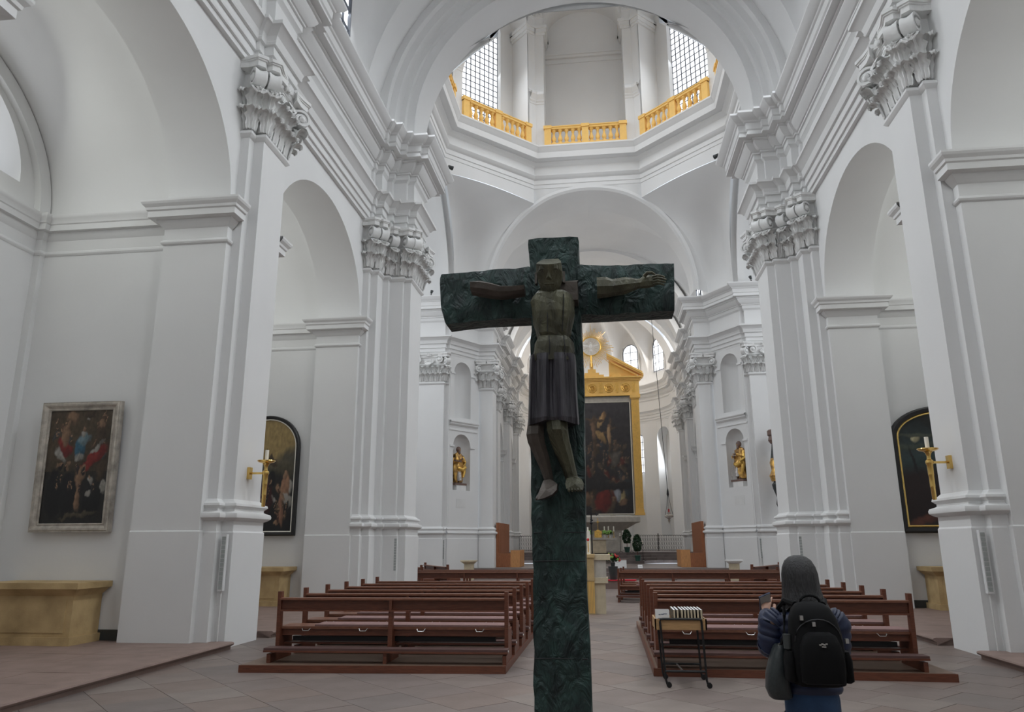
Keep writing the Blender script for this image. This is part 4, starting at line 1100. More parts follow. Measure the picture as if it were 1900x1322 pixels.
# corpus (coordinates in metres, front towards -y)
def secs(L, yc, ry): return [((a + b) / 2, yc, z, (b - a) / 2, ry) for z, a, b in L]
def corp(name, L, yc, ry, m, seed, n=12, pw=2.8, amp=.01, rys=None, ycs=None):
    b = MB(); S = secs(L, yc, ry)
    if rys: S = [(s[0], (ycs[i] if ycs else yc), s[2], s[3], rys[i]) for i, s in enumerate(S)]
    hewn(b, S, n=n, seed=seed, pw=pw, amp=amp); return b.build(name, M[m], ct)
torso = [(3.42, .05, .17), (3.395, -.0, .235), (3.37, -.024, .258), (3.33, -.034, .267), (3.29, -.030, .270), (3.24, -.024, .270), (3.19, -.016, .263), (3.14, -.004, .250), (3.098, .008, .236), (3.075, .018, .224)]
corp('torso', torso, 4.86, .12, 'corpus', 11, rys=[.06, .09, .115, .125, .13, .13, .125, .115, .105, .10])
belly = [(3.075, .02, .222), (3.064, .002, .235), (3.03, -.010, .250), (2.99, -.018, .256), (2.95, -.024, .258), (2.90, -.026, .258)]
corp('belly', belly, 4.86, .13, 'corpus', 12, rys=[.10, .118, .13, .135, .135, .13])
# cracks running down the torso
for x0, x1, z0, z1, yy in ((.085, .09, 3.30, 3.09, 4.728), (.20, .185, 3.35, 3.09, 4.742), (.10, .10, 3.06, 2.93, 4.722), (.195, .20, 3.06, 2.93, 4.732)):
    MB().tube([(x0, yy + .006, z0), ((x0 + x1) / 2 + .004, yy, (z0 + z1) / 2), (x1, yy + .006, z1)], .0035, 5).build('crack', M['black'], ct)
# neck and the shoulder block on the right
b = MB(); hewn(b, [(.10, 4.84, 3.36, .065, .06), (.107, 4.80, 3.42, .06, .06), (.11, 4.78, 3.46, .055, .055)], n=8, seed=3); b.build('neck', M['corpus'], ct)
b = MB(); b.prism([(.17, 4.83), (.29, 4.85), (.292, 5.0), (.17, 5.0)], 3.34, 3.47)
b.grid([[(.17, 4.83, 3.47), (.29, 4.85, 3.47)], [(.19, 4.95, 3.485), (.294, 4.96, 3.52)], [(.17, 5.0, 3.47), (.292, 5.0, 3.515)]]); b.build('shoulder_block', M['corpus2'], ct)
# head: flat crown, brow ridge, wedge nose, bowed forward
hx = .107
H = [(3.535, -.090, .088, 4.66, 4.93), (3.50, -.088, .090, 4.675, 4.92), (3.46, -.080, .084, 4.70, 4.90), (3.415, -.064, .07, 4.72, 4.88), (3.38, -.045, .05, 4.74, 4.86), (3.36, -.018, .022, 4.76, 4.84)]
b = MB(); rows = []
for k, (z, l, r_, yf, yb) in enumerate(H):
    w = (r_ - l) / 2; c = hx + (l + r_) / 2
    rows.append([(c + (p[0] - c) * (1 - .9 * (p[1] - yf)) if k == 0 else p[0], p[1], p[2] + ((p[1] - yf) * .52 if k == 0 else 0)) for p in [(c + l * .42 - 0, yf, z), (c, yf - .012, z), (c + r_ * .42, yf, z), (c + w * .98, yf + .045, z), (c + w, (yf + yb) / 2, z), (c + w * .8, yb, z), (c - w * .8, yb, z), (c - w, (yf + yb) / 2, z), (c - w * .98, yf + .045, z)]])
ids = b.grid(rows, True); b.cap(ids[0]); b.cap(ids[-1], True)
# brow, nose and mouth cut as planes
b.prism([(hx - .07, 4.71), (hx + .07, 4.71), (hx + .055, 4.668), (hx - .055, 4.668)], 3.505, 3.53)
ids = b.grid([[(hx - .012, 4.69, 3.53), (hx, 4.668, 3.53), (hx + .012, 4.69, 3.53)], [(hx - .022, 4.705, 3.445), (hx, 4.655, 3.45), (hx + .022, 4.705, 3.445)], [(hx - .02, 4.712, 3.435), (hx, 4.70, 3.435), (hx + .02, 4.712, 3.435)]])
b.box(hx - .03, hx + .03, 4.705, 4.73, 3.412, 3.420)
b.build('head', M['corpus'], ct)
for s in (-1, 1):
    b = MB(); b.prism([(hx + s * .088, 4.79), (hx + s * .103, 4.80), (hx + s * .10, 4.84), (hx + s * .086, 4.84)], 3.45, 3.53); b.build('ear', M['corpus2'], ct)
    b = MB(); b.sphere((hx + s * .034, 4.695, 3.495), .013, 8, 5); b.build('eye', M['corpus2'], ct)
# loincloth: fluted bell
b = MB(); rows = []
for z, l, r_ in ((2.945, -.036, .265), (2.90, -.040, .267), (2.80, -.046, .268), (2.70, -.048, .269), (2.60, -.052, .272), (2.52, -.055, .277), (2.49, -.055, .277)):
    row = []
    for i in range(88):
        th = 2 * pi * i / 88; c, s = cos(th), sin(th); q = (abs(c) ** 3.2 + abs(s) ** 3.2) ** (-1 / 3.2)
        fl = 1 + (.12 * sin(th * 9 + z * 2.2) + .07 * sin(th * 19 - z * 3)) * (1 if z < 2.93 else .35)
        row.append(((l + r_) / 2 + (r_ - l) / 2 * q * c * (1 + .01 * (fl - 1)), 4.865 + .14 * q * s * fl + .012 * (z < 2.52), z + .012 * sin(th * 3) * (z < 2.5)))
    rows.append(row)
ids = b.grid(rows, True); b.cap(ids[0]); b.cap(ids[-1], True); b.build('loincloth', M['loin'], ct)
def limb(name, L, ry, yc, m, seed):
    b = MB(); S = [((a + c) / 2, yc[i], z, (c - a) / 2, ry[i]) for i, (z, a, c) in enumerate(L)]
    hewn(b, S, n=8, seed=seed, pw=2.4, amp=.006); return b
legL = [(2.54, -.055, .045), (2.47, -.064, .05), (2.42, -.068, .052), (2.37, -.058, .056), (2.29, -.023, .075), (2.20, .018, .091), (2.13, .038, .10), (2.10, .04, .115)]
b = limb('leg', legL, [.06, .065, .07, .062, .06, .05, .042, .04], [4.86, 4.84, 4.835, 4.85, 4.88, 4.90, 4.91, 4.90], 'corpus2', 1)
def foot(b, P, y0, y1):
    n = len(P); a = [b.av((x, y0(x, z), z)) for x, z in P]; c = [b.av((x * .96 + .04 * P[0][0], y1, z + .01)) for x, z in P]
    ctr = (sum(p[0] for p in P) / n, sum(p[1] for p in P) / n); m_ = b.av((ctr[0], y0(*ctr) - .025, ctr[1]))
    for i in range(n):
        b.f.append([a[i], a[(i + 1) % n], c[(i + 1) % n], c[i]]); b.f.append([a[(i + 1) % n], a[i], m_])
    b.cap(c)
foot(b, [(.04, 2.125), (.085, 2.135), (.131, 2.10), (.128, 2.06), (.10, 2.03), (.05, 2.008), (.012, 1.998), (.004, 2.012), (.02, 2.06)], lambda x, z: 4.83 - (2.13 - z) * .9, 4.99)
for i in range(5): b.tube([(.012 + i * .017, 4.745 + .012 * i, 2.02 + i * .005), (.006 + i * .018, 4.715 + .014 * i, 2.0 + i * .007)], [.011, .008], 6)
b.build('left_leg', M['corpus2'], ct)
legR = [(2.54, .064, .192), (2.49, .066, .20), (2.44, .073, .206), (2.38, .090, .211), (2.29, .124, .229), (2.22, .153, .242), (2.15, .178, .254), (2.12, .185, .262)]
b = limb('leg', legR, [.06, .07, .075, .066, .06, .05, .042, .04], [4.83, 4.81, 4.80, 4.83, 4.87, 4.89, 4.90, 4.90], 'corpus', 2)
foot(b, [(.19, 2.138), (.255, 2.151), (.285, 2.13), (.300, 2.10), (.292, 2.062), (.275, 2.055), (.23, 2.06), (.19, 2.066), (.18, 2.10)], lambda x, z: 4.84 - (2.15 - z) * .7, 4.99)
for i in range(5): b.tube([(.205 + i * .018, 4.79, 2.07), (.207 + i * .019, 4.76, 2.052)], [.010, .008], 6)
b.build('right_leg', M['corpus'], ct)
# forearms
fa_t = [(-.456, 3.53), (-.39, 3.533), (-.314, 3.516), (-.245, 3.489), (-.16, 3.482), (-.078, 3.485)]
fa_b = [(-.455, 3.445), (-.39, 3.43), (-.314, 3.413), (-.245, 3.402), (-.16, 3.405), (-.079, 3.418)]
b = MB(); hewn(b, [((t[1] + q[1]) / 2, 4.93, t[0], (t[1] - q[1]) / 2, .07) for t, q in zip(fa_t, fa_b)], axis='x', n=8, seed=9, pw=3, amp=.008); b.build('left_forearm', M['corpus2'], ct)
fa_t = [(.423, 3.52), (.485, 3.518), (.53, 3.50), (.614, 3.511), (.66, 3.507), (.701, 3.498), (.72, 3.50), (.745, 3.52), (.78, 3.525), (.812, 3.515)]
fa_b = [(.426, 3.372), (.46, 3.375), (.53, 3.385), (.609, 3.394), (.66, 3.41), (.698, 3.432), (.72, 3.432), (.745, 3.432), (.78, 3.436), (.812, 3.442)]
b = MB(); hewn(b, [((t[1] + q[1]) / 2, 4.935, t[0], (t[1] - q[1]) / 2, ry) for t, q, ry in zip(fa_t, fa_b, (.075, .075, .07, .07, .055, .04, .035, .032, .03, .025))], axis='x', n=9, seed=10, pw=2.4, amp=.006)
for i, (z, L) in enumerate(((3.505, .075), (3.486, .085), (3.467, .080), (3.449, .068))):
    b.tube([(.80, 4.925, z), (.835, 4.90, z + .001), (.81 + L * .6, 4.905, z - .001), (.81 + L, 4.925, z - .004)], [.0115, .0105, .009, .006], 6)
b.tube([(.745, 4.90, 3.505), (.768, 4.882, 3.522), (.795, 4.876, 3.520), (.818, 4.882, 3.508)], [.014, .013, .011, .008], 6)
b.build('right_forearm', M['corpus'], ct)
ct['label'] = 'tall dark green bronze crucifix with a roughly hewn corpus, standing in the centre aisle'
# ------------------------------------------------------------------ the visitor seen from behind
def skin_body(name, verts, edges, radii, root, m, parent):
    me = bpy.data.meshes.new(name); me.from_pydata([v[:3] for v in verts], edges, []); me.materials.append(m)
    me.attributes.new('x', 'FLOAT', 'POINT') if False else None
    o = link(name, me, parent)
    md = o.modifiers.new('skin', 'SKIN'); md.use_smooth_shade = True
    sk = me.skin_vertices[0].data if len(me.skin_vertices) else None
    if sk is None: return o
    for i, r in enumerate(radii): sk[i].radius = (r, r)
    for i in range(len(verts)): sk[i].use_root = (i == root)
    sd = o.modifiers.new('sub', 'SUBSURF'); sd.levels = 1; sd.render_levels = 2
    return o
def ensure_skin(o): pass
pr = thing('person', 'woman seen from behind in a navy quilted jacket and jeans, looking at a phone', 'person', (1.495, 4.5, 0))
V = []; E_ = []; R_ = []
def chain(pts, start=None):
    prev = start
    for x, y, z, r in pts:
        V.append((x, y, z)); R_.append(r); i = len(V) - 1
        if prev is not None: E_.append((prev, i))
        prev = i
    return prev
chain([(0, 0, .90, .10)]); root = 0
chest = chain([(0, 0, 1.0, .09), (0, 0, 1.15, .09), (0, .005, 1.30, .09)], 0)
neck = chain([(0, .01, 1.385, .055), (0, .02, 1.43, .05)], chest)
chain([(0, .03, 1.49, .072), (0, .035, 1.555, .085), (0, .02, 1.60, .07)], neck)
for s in (-1, 1):
    a = chain([(s * .075, 0, .84, .065), (s * .09, .0, .66, .056), (s * .10, .0, .46, .045), (s * .10, .0, .28, .042), (s * .10, -.01, .09, .035)], 0)
    chain([(s * .105, .06, .045, .034), (s * .11, .15, .03, .028)], a)
def arm(sh, el, wr, s):
    a = chain([(*sh, .03), (*[(p + q) / 2 for p, q in zip(sh, el)], .022), (*el, .02), (*[(p + q) / 2 for p, q in zip(el, wr)], .02), (*wr, .022)], chest)
    w, e = Vector(wr), Vector(el); d = (w - e).normalized(); up = Vector((0, 0, 1)); sd = d.cross(up).normalized() * s; nrm = sd.cross(d).normalized()
    pal = w + d * .05
    p = chain([(*pal, .026)], a)
    for k, (off, L) in enumerate(((-.026, .062), (-.009, .072), (.008, .068), (.024, .054))):
        b0 = pal + d * .03 + sd * off; pts = [b0]
        dirn = d.copy()
        for j in range(3):
            dirn = (dirn * cos(.45) + (-nrm if False else sd * -.25 + up * -.1) * sin(.45)).normalized()
            pts.append(pts[-1] + dirn * L / 3)
        chain([(*q, .0085 - .0012 * j) for j, q in enumerate(pts)], p)
    t0 = w + d * .025 - sd * .026
    chain([(*(t0), .011), (*(t0 + (d * .6 - sd * .7).normalized() * .03), .0105), (*(t0 + (d * .6 - sd * .7).normalized() * .03 + (d + up * .4).normalized() * .026), .009)], a)
SHL, ELL, WRL = (-.155, .0, 1.325), (-.195, .02, 1.17), (-.155, .235, 1.335)
SHR, ELR, WRR = (.155, .0, 1.325), (.165, .05, 1.12), (.02, .26, 1.26)
arm(SHL, ELL, WRL, -1); arm(SHR, ELR, WRR, 1)
body = skin_body('body', V, E_, R_, 0, M['skin'], pr)
def fillskin(o):
    me = o.data
    if not len(me.skin_vertices):
        bpy.context.view_layer.objects.active = o; o.select_set(True); bpy.ops.mesh.customdata_skin_add()
        sk = me.skin_vertices[0].data
        for i, r in enumerate(R_): sk[i].radius = (r, r)
        for i in range(len(R_)): sk[i].use_root = (i == 0)
        o.select_set(False)
if not len(body.data.skin_vertices):
    fillskin(body)
    if 'sub' not in body.modifiers: sd = body.modifiers.new('sub', 'SUBSURF'); sd.levels = 1; sd.render_levels = 2
# face
b = MB(); b.sphere((0, .112, 1.52), .016, 8, 6, .8, 1, 1.5)
for s in (-1, 1): b.sphere((s * .082, .02, 1.525), .018, 8, 6, .4, .8, 1.5)
b.build('nose_and_ears', M['skin'], pr, True)
for s in (-1, 1): MB().sphere((s * .032, .105, 1.545), .011, 8, 6).build('eye', M['white'], pr, True)
MB().box(-.022, .022, .10, .112, 1.482, 1.489).build('mouth', M['redcloth'], pr)
# hair: chin-length bob flaring at the shoulders, open over the face
b = MB(); rows = []
HS = [(1.663, .018, .03, .015), (1.655, .045, .055, .01), (1.635, .070, .08, .006), (1.60, .088, .10, .0), (1.56, .098, .108, -.003), (1.52, .100, .11, -.006), (1.48, .102, .11, -.012), (1.44, .108, .112, -.02), (1.41, .118, .112, -.03), (1.385, .124, .108, -.04)]
for z, rx, ry, yc in HS:
    row = []
    for i in range(40):
        th = 2 * pi * i / 40; c, s = cos(th), sin(th)
        ry2 = ry if (s < 0 or z > 1.60) else ry * (.55 if z < 1.58 else .8)
        st = 1 + .022 * sin(th * 13 + z * 9) + .012 * sin(th * 29)
        fl = .02 * max(0, c) * max(0, (1.46 - z) * 8)
        row.append((c * rx * st + fl, yc + .022 + s * ry2 * st, z + (.010 * sin(th * 5) if z < 1.42 else 0)))
    rows.append(row)
ids = b.grid(rows, True); b.cap(ids[0]); b.build('hair', M['hair'], pr, True, 80)
# jacket
def puff(t, n, a=.05): return 1 + a * (abs(sin(pi * t * n)) - .5)
b = MB(); rows = []; N_ = 56
prof = [(0, .158, .118, 0), (.1, .156, .118, 0), (.3, .150, .115, 0), (.5, .152, .115, 0), (.7, .165, .118, 0), (.85, .172, .12, .0), (.93, .160, .11, .0), (1, .10, .085, .005)]
def pl(t):
    for i in range(len(prof) - 1):
        if t <= prof[i + 1][0]:
            f = (t - prof[i][0]) / (prof[i + 1][0] - prof[i][0]); return [prof[i][k] * (1 - f) + prof[i + 1][k] * f for k in (1, 2, 3)]
    return prof[-1][1:]
for k in range(N_ + 1):
    t = k / N_; rx, ry, yc = pl(t); z = .955 + t * .445; q = puff(t, 9, .07); row = []
    for i in range(32):
        th = 2 * pi * i / 32; c, s = cos(th), sin(th); pw = 2.5; g = (abs(c) ** pw + abs(s) ** pw) ** (-1 / pw)
        row.append((c * rx * g * q, yc + s * ry * g * q, z - (.03 * abs(c) if t > .9 else 0)))
    rows.append(row)
ids = b.grid(rows, True); b.cap(ids[0], True); b.cap(ids[-1]); b.build('jacket', M['jacket'], pr, True, 60)
def sleeve(name, P, R0):
    b = MB(); pts = []; rad = []
    for i in range(len(P) - 1):
        for k in range(14):
            t = k / 14; pts.append(Vector(P[i]).lerp(Vector(P[i + 1]), t)); tt = (i + t) / (len(P) - 1)
            rad.append((R0[i] * (1 - t) + R0[i + 1] * t) * puff(tt, 10, .12))
    pts.append(Vector(P[-1])); rad.append(R0[-1] * .95)
    for _ in range(3): pts = [pts[0]] + [(pts[i - 1] + pts[i] * 2 + pts[i + 1]) / 4 for i in range(1, len(pts) - 1)] + [pts[-1]]
    b.tube(pts, rad, 16); b.sphere(tuple(pts[28]), rad[28] * .98, 14, 10); b.sphere(tuple((pts[14] + pts[28] + pts[34]) / 3 + Vector((0, -.005, .01))), .058, 14, 10); b.build(name, M['jacket'], pr, True, 60)
sleeve('left_sleeve', [(-.12, .0, 1.345), (-.165, .0, 1.30), (-.19, .015, 1.175), (-.154, .222, 1.328)], [.06, .078, .068, .047])
sleeve('right_sleeve', [(.12, .0, 1.345), (.165, .0, 1.30), (.172, .04, 1.13), (.04, .22, 1.24)], [.06, .074, .062, .043])
b = MB(); b.tube([(.06 * cos(t), .01 + .055 * sin(t), 1.405) for t in [2 * pi * i / 16 for i in range(17)]], .02, 8); b.build('collar', M['jacket'], pr, True)
# jeans
b = MB(); rows = []
for z, rx, ry in ((.97, .135, .10), (.92, .142, .115), (.86, .142, .12), (.81, .138, .115), (.775, .13, .10)):
    rows.append([(rx * cos(2 * pi * i / 28), ry * sin(2 * pi * i / 28) - .005, z) for i in range(28)])
ids = b.grid(rows, True); b.cap(ids[0])
for s in (-1, 1):
    rows = []
    for k, (z, xc, r) in enumerate(((.85, .066, .084), (.78, .074, .084), (.70, .083, .078), (.60, .090, .067), (.50, .097, .060), (.42, .10, .058), (.30, .10, .057), (.20, .10, .055), (.10, .10, .054), (.05, .10, .056), (.03, .10, .057))):
        fold = .003 if k % 2 else -.002
        rows.append([(s * xc + (r + fold) * cos(2 * pi * i / 18), -.0 + (r * 1.08 + fold) * sin(2 * pi * i / 18), z + .006 * sin(i * 1.3 + k)) for i in range(18)])
    ids = b.grid(rows, True); b.cap(ids[-1], True)
b.build('jeans', M['jeans'], pr, True, 70)
for s in (-1, 1):
    b = MB(); b.box(s * .10 - .045, s * .10 + .045, -.075, .20, 0, .028, None, .006); b.sphere((s * .10, .10, .05), .05, 10, 6, .85, 1.7, .6); b.sphere((s * .10, -.02, .06), .05, 10, 6, .85, 1.0, .8); b.build('shoe', M['shoe'], pr, True, 50)
# phone
ph = thing('phone', 'dark smartphone held up in the left hand of the woman', 'phone', (1.495 - .145, 4.5 + .30, 1.375), rot=(radians(35), radians(-20), radians(15)))
MB().box(-.037, .037, -.005, .004, -.078, .078).build('case', M['jacket'], ph); MB().box(-.034, .034, -.0065, -.005, -.074, .074).build('screen', M['speaker'], ph)
# backpack
bp = thing('backpack', 'black nylon backpack worn on the back of the woman', 'backpack', (1.495 - .005, 4.5 - .125, 1.02))
def sack(b, L, n=28, pw=3.4):
    rows = []
    for z, xc, yc, rx, ry in L:
        r = []
        for i in range(n):
            th = 2 * pi * i / n; c, s = cos(th), sin(th); g = (abs(c) ** pw + abs(s) ** pw) ** (-1 / pw); r.append((xc + rx * g * c, yc + ry * g * s, z))
        rows.append(r)
    ids = b.grid(rows, True); b.cap(ids[0], True); b.cap(ids[-1]); return b
sack(MB(), [(0, 0, -.085, .10, .06), (.01, 0, -.085, .125, .08), (.06, 0, -.09, .135, .088), (.15, 0, -.09, .134, .09), (.25, -.0, -.085, .128, .088), (.33, -.004, -.078, .115, .08), (.375, -.006, -.07, .095, .068), (.40, -.008, -.065, .07, .05), (.412, -.008, -.06, .03, .03)]).build('main_bag', M['pack'], bp, True, 50)
sack(MB(), [(.02, .0, -.17, .08, .02), (.03, .0, -.18, .105, .035), (.12, .0, -.185, .108, .04), (.20, .0, -.18, .10, .035), (.25, -.0, -.175, .08, .025), (.27, -.0, -.17, .05, .012)]).build('front_pocket', M['pack'], bp, True, 50)
for s in (-1, 1):
    sack(MB(), [(.02, s * .135, -.09, .015, .05), (.03, s * .14, -.09, .024, .06), (.13, s * .14, -.09, .024, .06), (.17, s * .137, -.09, .015, .05)], 16).build('side_pocket', M['pack'], bp, True, 50)
    MB().tube([(s * .07, -.02, .39), (s * .10, .06, .405), (s * .115, .16, .36), (s * .115, .235, .27), (s * .12, .2, .16), (s * .13, .05, .05)], .018, 8).build('shoulder_strap', M['pack'], bp, True)
MB().tube([(-.05 * cos(pi * i / 8) , -.05, .405 + .035 * sin(pi * i / 8)) for i in range(9)], .007, 6).build('haul_loop', M['pack'], bp, True)
MB().tube([(-.11 + .0 * i, -.16 - .0 * i, .26 + .0) if False else (-.115 * cos(pi * i / 12), -.178 + .03 * abs(cos(pi * i / 12)), .22 + .11 * sin(pi * i / 12)) for i in range(13)], .004, 5).build('zip', M['darkiron'], bp, True)
for x, z in ((-.078, .335), (.135, .225), (-.02, .305), (-.085, .11)): MB().box(x - .008, x + .008, -.172, -.155, z - .01, z + .012).build('buckle', M['steel'], bp)
MB().tube([(-.143, -.10, .18), (-.143, -.10, .25)], .022, 10).build('bottle', M['pot'], bp, True)
b = MB()
for i, (x, z) in enumerate(((-.012, .213), (-.002, .218), (.008, .214), (.018, .218), (0, .205), (.01, .204))): b.box(x - .004, x + .006, -.224, -.218, z - .004, z + .003)
b.build('emblem', M['steel'], bp)
# shoulder bag
sb = thing('shoulder_bag', 'dark grey leather bag hanging at the left hip of the woman', 'bag', (1.495 - .185, 4.5 - .06, .93))
sack(MB(), [(0, .01, -.01, .045, .05), (.01, .01, -.01, .058, .07), (.05, -.0, -.01, .062, .085), (.12, .0, -.01, .055, .09), (.20, .012, -.01, .042, .085), (.26, .02, -.01, .028, .075), (.275, .022, -.01, .018, .07)], 24, 2.6).build('bag_body', M['leather'], sb, True, 50)
MB().tube([(.02, -.07, .27), (.045, -.065, .33), (.06, -.03, .42), (.075, .02, .475), (.06, .06, .43), (.04, .06, .34), (.02, .055, .27)], .008, 6).build('strap', M['pack'], sb, True)
for y in (-.07, .055): MB().tube([(.02 + .012 * cos(t), y, .272 + .012 * sin(t)) for t in [2 * pi * i / 10 for i in range(11)]], .003, 5).build('ring', M['steel'], sb)
# ------------------------------------------------------------------ book trolley with hymn books
tr = thing('book_trolley', 'light oak tray on a black steel frame with castors, before the right pews', 'trolley', (1.31, 10.34, -.03))
w, d = .32, .28
b = MB(); b.box(-w, w, -d, -d + .018, .70, .83).box(-w, w, d - .018, d, .70, .83).box(-w, -w + .018, -d, d, .70, .83).box(w - .018, w, -d, d, .70, .83); b.build('tray', M['oak'], tr)
MB().box(-w + .02, w - .02, -d + .02, d - .02, .75, .76).build('tray_bottom', M['oak'], tr)
for y in (-d - .015, d + .015):
    b = MB(); b.tube([(-.20, y, .06), (-.215, y, .12), (-.255, y, .80), (-.25, y, .825), (-.22, y, .83), (.22, y, .83), (.25, y, .825), (.255, y, .80), (.275, y, .12), (.29, y, .06)], .015, 6); b.build('leg_frame', M['black'], tr)
    MB().tube([(-.22, y, .22), (.265, y, .22)], .016, 6).build('cross_bar', M['black'], tr)
MB().tube([(0, -d, .22), (-.03, d, .22)], .010, 6).build('stretcher', M['steel'], tr)
for x in (-.18, .305):
    for y in (-d - .015, d + .015):
        b = MB(); rows = [[(x + q * cos(2 * pi * i / 12), y + e, .063 + q * sin(2 * pi * i / 12)) for i in range(12)] for q, e in ((.02, -.014), (.033, -.012), (.033, .012), (.02, .014))]
        ids = b.grid(rows, True); b.cap(ids[0], True); b.cap(ids[-1]); b.box(x - .022, x + .012, y - .018, y + .018, .075, .098); b.build('castor', M['black'], tr)
pos = [(-.075, 'first'), (-.038, 'second'), (.010, 'third'), (.045, 'fourth'), (.080, 'fifth'), (.115, 'sixth'), (.150, 'seventh'), (.187, 'eighth'), (.224, 'ninth')]
cov = MB().box(0, .028, 0, .12, 0, .17).mesh('cover', M['cream'])
blk = MB().box(.002, .026, -.0005, .12, .17, .171).mesh('pages', M['white'])
bm = MB(); bm.box(0, .003, -.001, .12, 0, .172).box(.025, .028, -.001, .12, 0, .172)
cv2 = bm.mesh('spine_shadow_strip', M['blackframe'])  # black side strips painted in as the shade between neighbouring books
for row, y in enumerate((-.27, -.135, .0, .135)):
    for x, nm in pos:
        if row and x < -.0 and False: continue
        t = thing('hymn_book', 'white hymn book standing in the trolley tray, %s from the left in the %s row' % (nm, ('front', 'second', 'third', 'back')[row]), 'book', (1.31 + x * 1.12 - .0, 10.34 + y * .93, .735), group='hymn books in the trolley')
        link('cover', cov, t); link('page_block', blk, t); link('spine_shadow', cv2, t)
t = thing('leaflet_stack', 'stack of white printed leaflets leaning at the left end of the trolley', 'leaflet', (1.31 - .215, 10.34 - .19, .74), rz=0)
for i in range(3): MB().box(-.085, .085, -.055 + i * .06, -.052 + i * .06, 0, .165).build('sheet', M['white'], t)
b = MB()
for i in range(3): b.box(-.05 + .03 * i, -.025 + .03 * i + .01 * i, -.0565, -.055, .105 + .004 * i, .112 + .004 * i)
b.box(-.06, .06, -.0565, -.055, .06, .066); b.box(-.06, .04, -.0565, -.055, .05, .054); b.build('printed_lines', M['jeans'], t)
# ------------------------------------------------------------------ high altar retable
AX = -.30; YR = 56.0
hr = thing('high_altar_retable', 'tall gilded retable frame with broken gable around a dark crucifixion scene', 'altarpiece', (AX, YR, 3.62))
def P4(*a): return MB().box(*a)
for s, nm in ((-1, 'left'), (1, 'right')):
    b = MB(s); b.box(2.80, 3.52, -.28, .2, 0, .18).box(2.84, 3.47, -.22, .2, .18, .40).box(2.87, 3.44, -.16, .2, .4, 8.55).box(2.82, 3.5, -.26, .2, 8.55, 8.62).box(2.78, 3.54, -.3, .2, 8.62, 8.80)
    pl_ = b.build('pilaster', M['ochre'], hr)
    for i in range(5): MB(s).box(2.92 + i * .10, 2.965 + i * .10, -.19, -.15, .5, 8.4).build('flute', M['gold'], pl_)
b = MB(); b.box(-3.5, 3.5, -.2, .3, 8.80, 10.0); fz = b.build('frieze', M['ochre'], hr)
b = MB()
for z0, z1, o in ((8.80, 8.9, .05), (9.95, 10.05, .08), (10.05, 10.15, .16), (10.15, 10.25, .28)): b.box(-3.5 - o, 3.5 + o, -.2 - o, .3, z0, z1)
b.build('cornice', M['ochre'], hr)
for i in range(5):
    x = -2.5 + i * 1.25
    b = MB()
    for q, y in ((.33, .02), (.20, .03)): b.tube([(x + q * cos(2 * pi * k / 16), -.2 - y, 9.42 + q * sin(2 * pi * k / 16)) for k in range(17)], .035, 5)
    for k in range(5): b.sphere((x + .11 * cos(2 * pi * k / 5), -.22, 9.42 + .11 * sin(2 * pi * k / 5)), .06, 6, 4)
    b.build('rosette', M['gold'], fz)
for i in range(6):
    x = -3.1 + i * 1.24
    for k in range(3): MB().box(x - .12 + k * .10, x - .07 + k * .10, -.235, -.19, 9.05, 9.85).build('triglyph_bar', M['gold'], fz)
for s in (-1, 1):   # broken gable
    b = MB(s)
    b.prism([(0, 0)], 0, 0) if False else None
    def gab(x0, z0, x1, z1, th, y0, y1):
        P = [(x0, z0), (x1, z1), (x1, z1 + th), (x0, z0 + th)]
        a = [b.av((x, y0, z)) for x, z in P]; c = [b.av((x, y1, z)) for x, z in P]
        for i in range(4): b.f.append([a[i], a[(i + 1) % 4], c[(i + 1) % 4], c[i]])
        b.f.append(a[::-1]); b.f.append(c)
    gab(3.85, 10.25, 1.15, 11.75, .18, -.48, .3); gab(3.78, 10.40, 1.15, 11.90, .16, -.56, .3); gab(3.4, 10.25, 1.5, 11.30, .12, -.38, .3)
    b.face([(3.3, -.1, 10.25), (1.3, -.1, 10.25), (1.3, -.1, 11.6)]); b.box(1.5, 2.2, -.3, .2, 10.25, 10.45)
    b.build('gable_half', M['ochre'], hr)
b = MB(); b.box(-.9, .9, -.3, .3, 10.25, 10.45).box(-.55, .55, -.25, .3, 10.45, 10.62).box(-.3, .3, -.2, .2, 10.62, 10.9).box(-.12, .12, -.1, .1, 10.9, 11.4); b.build('pedestal', M['ochre'], hr)
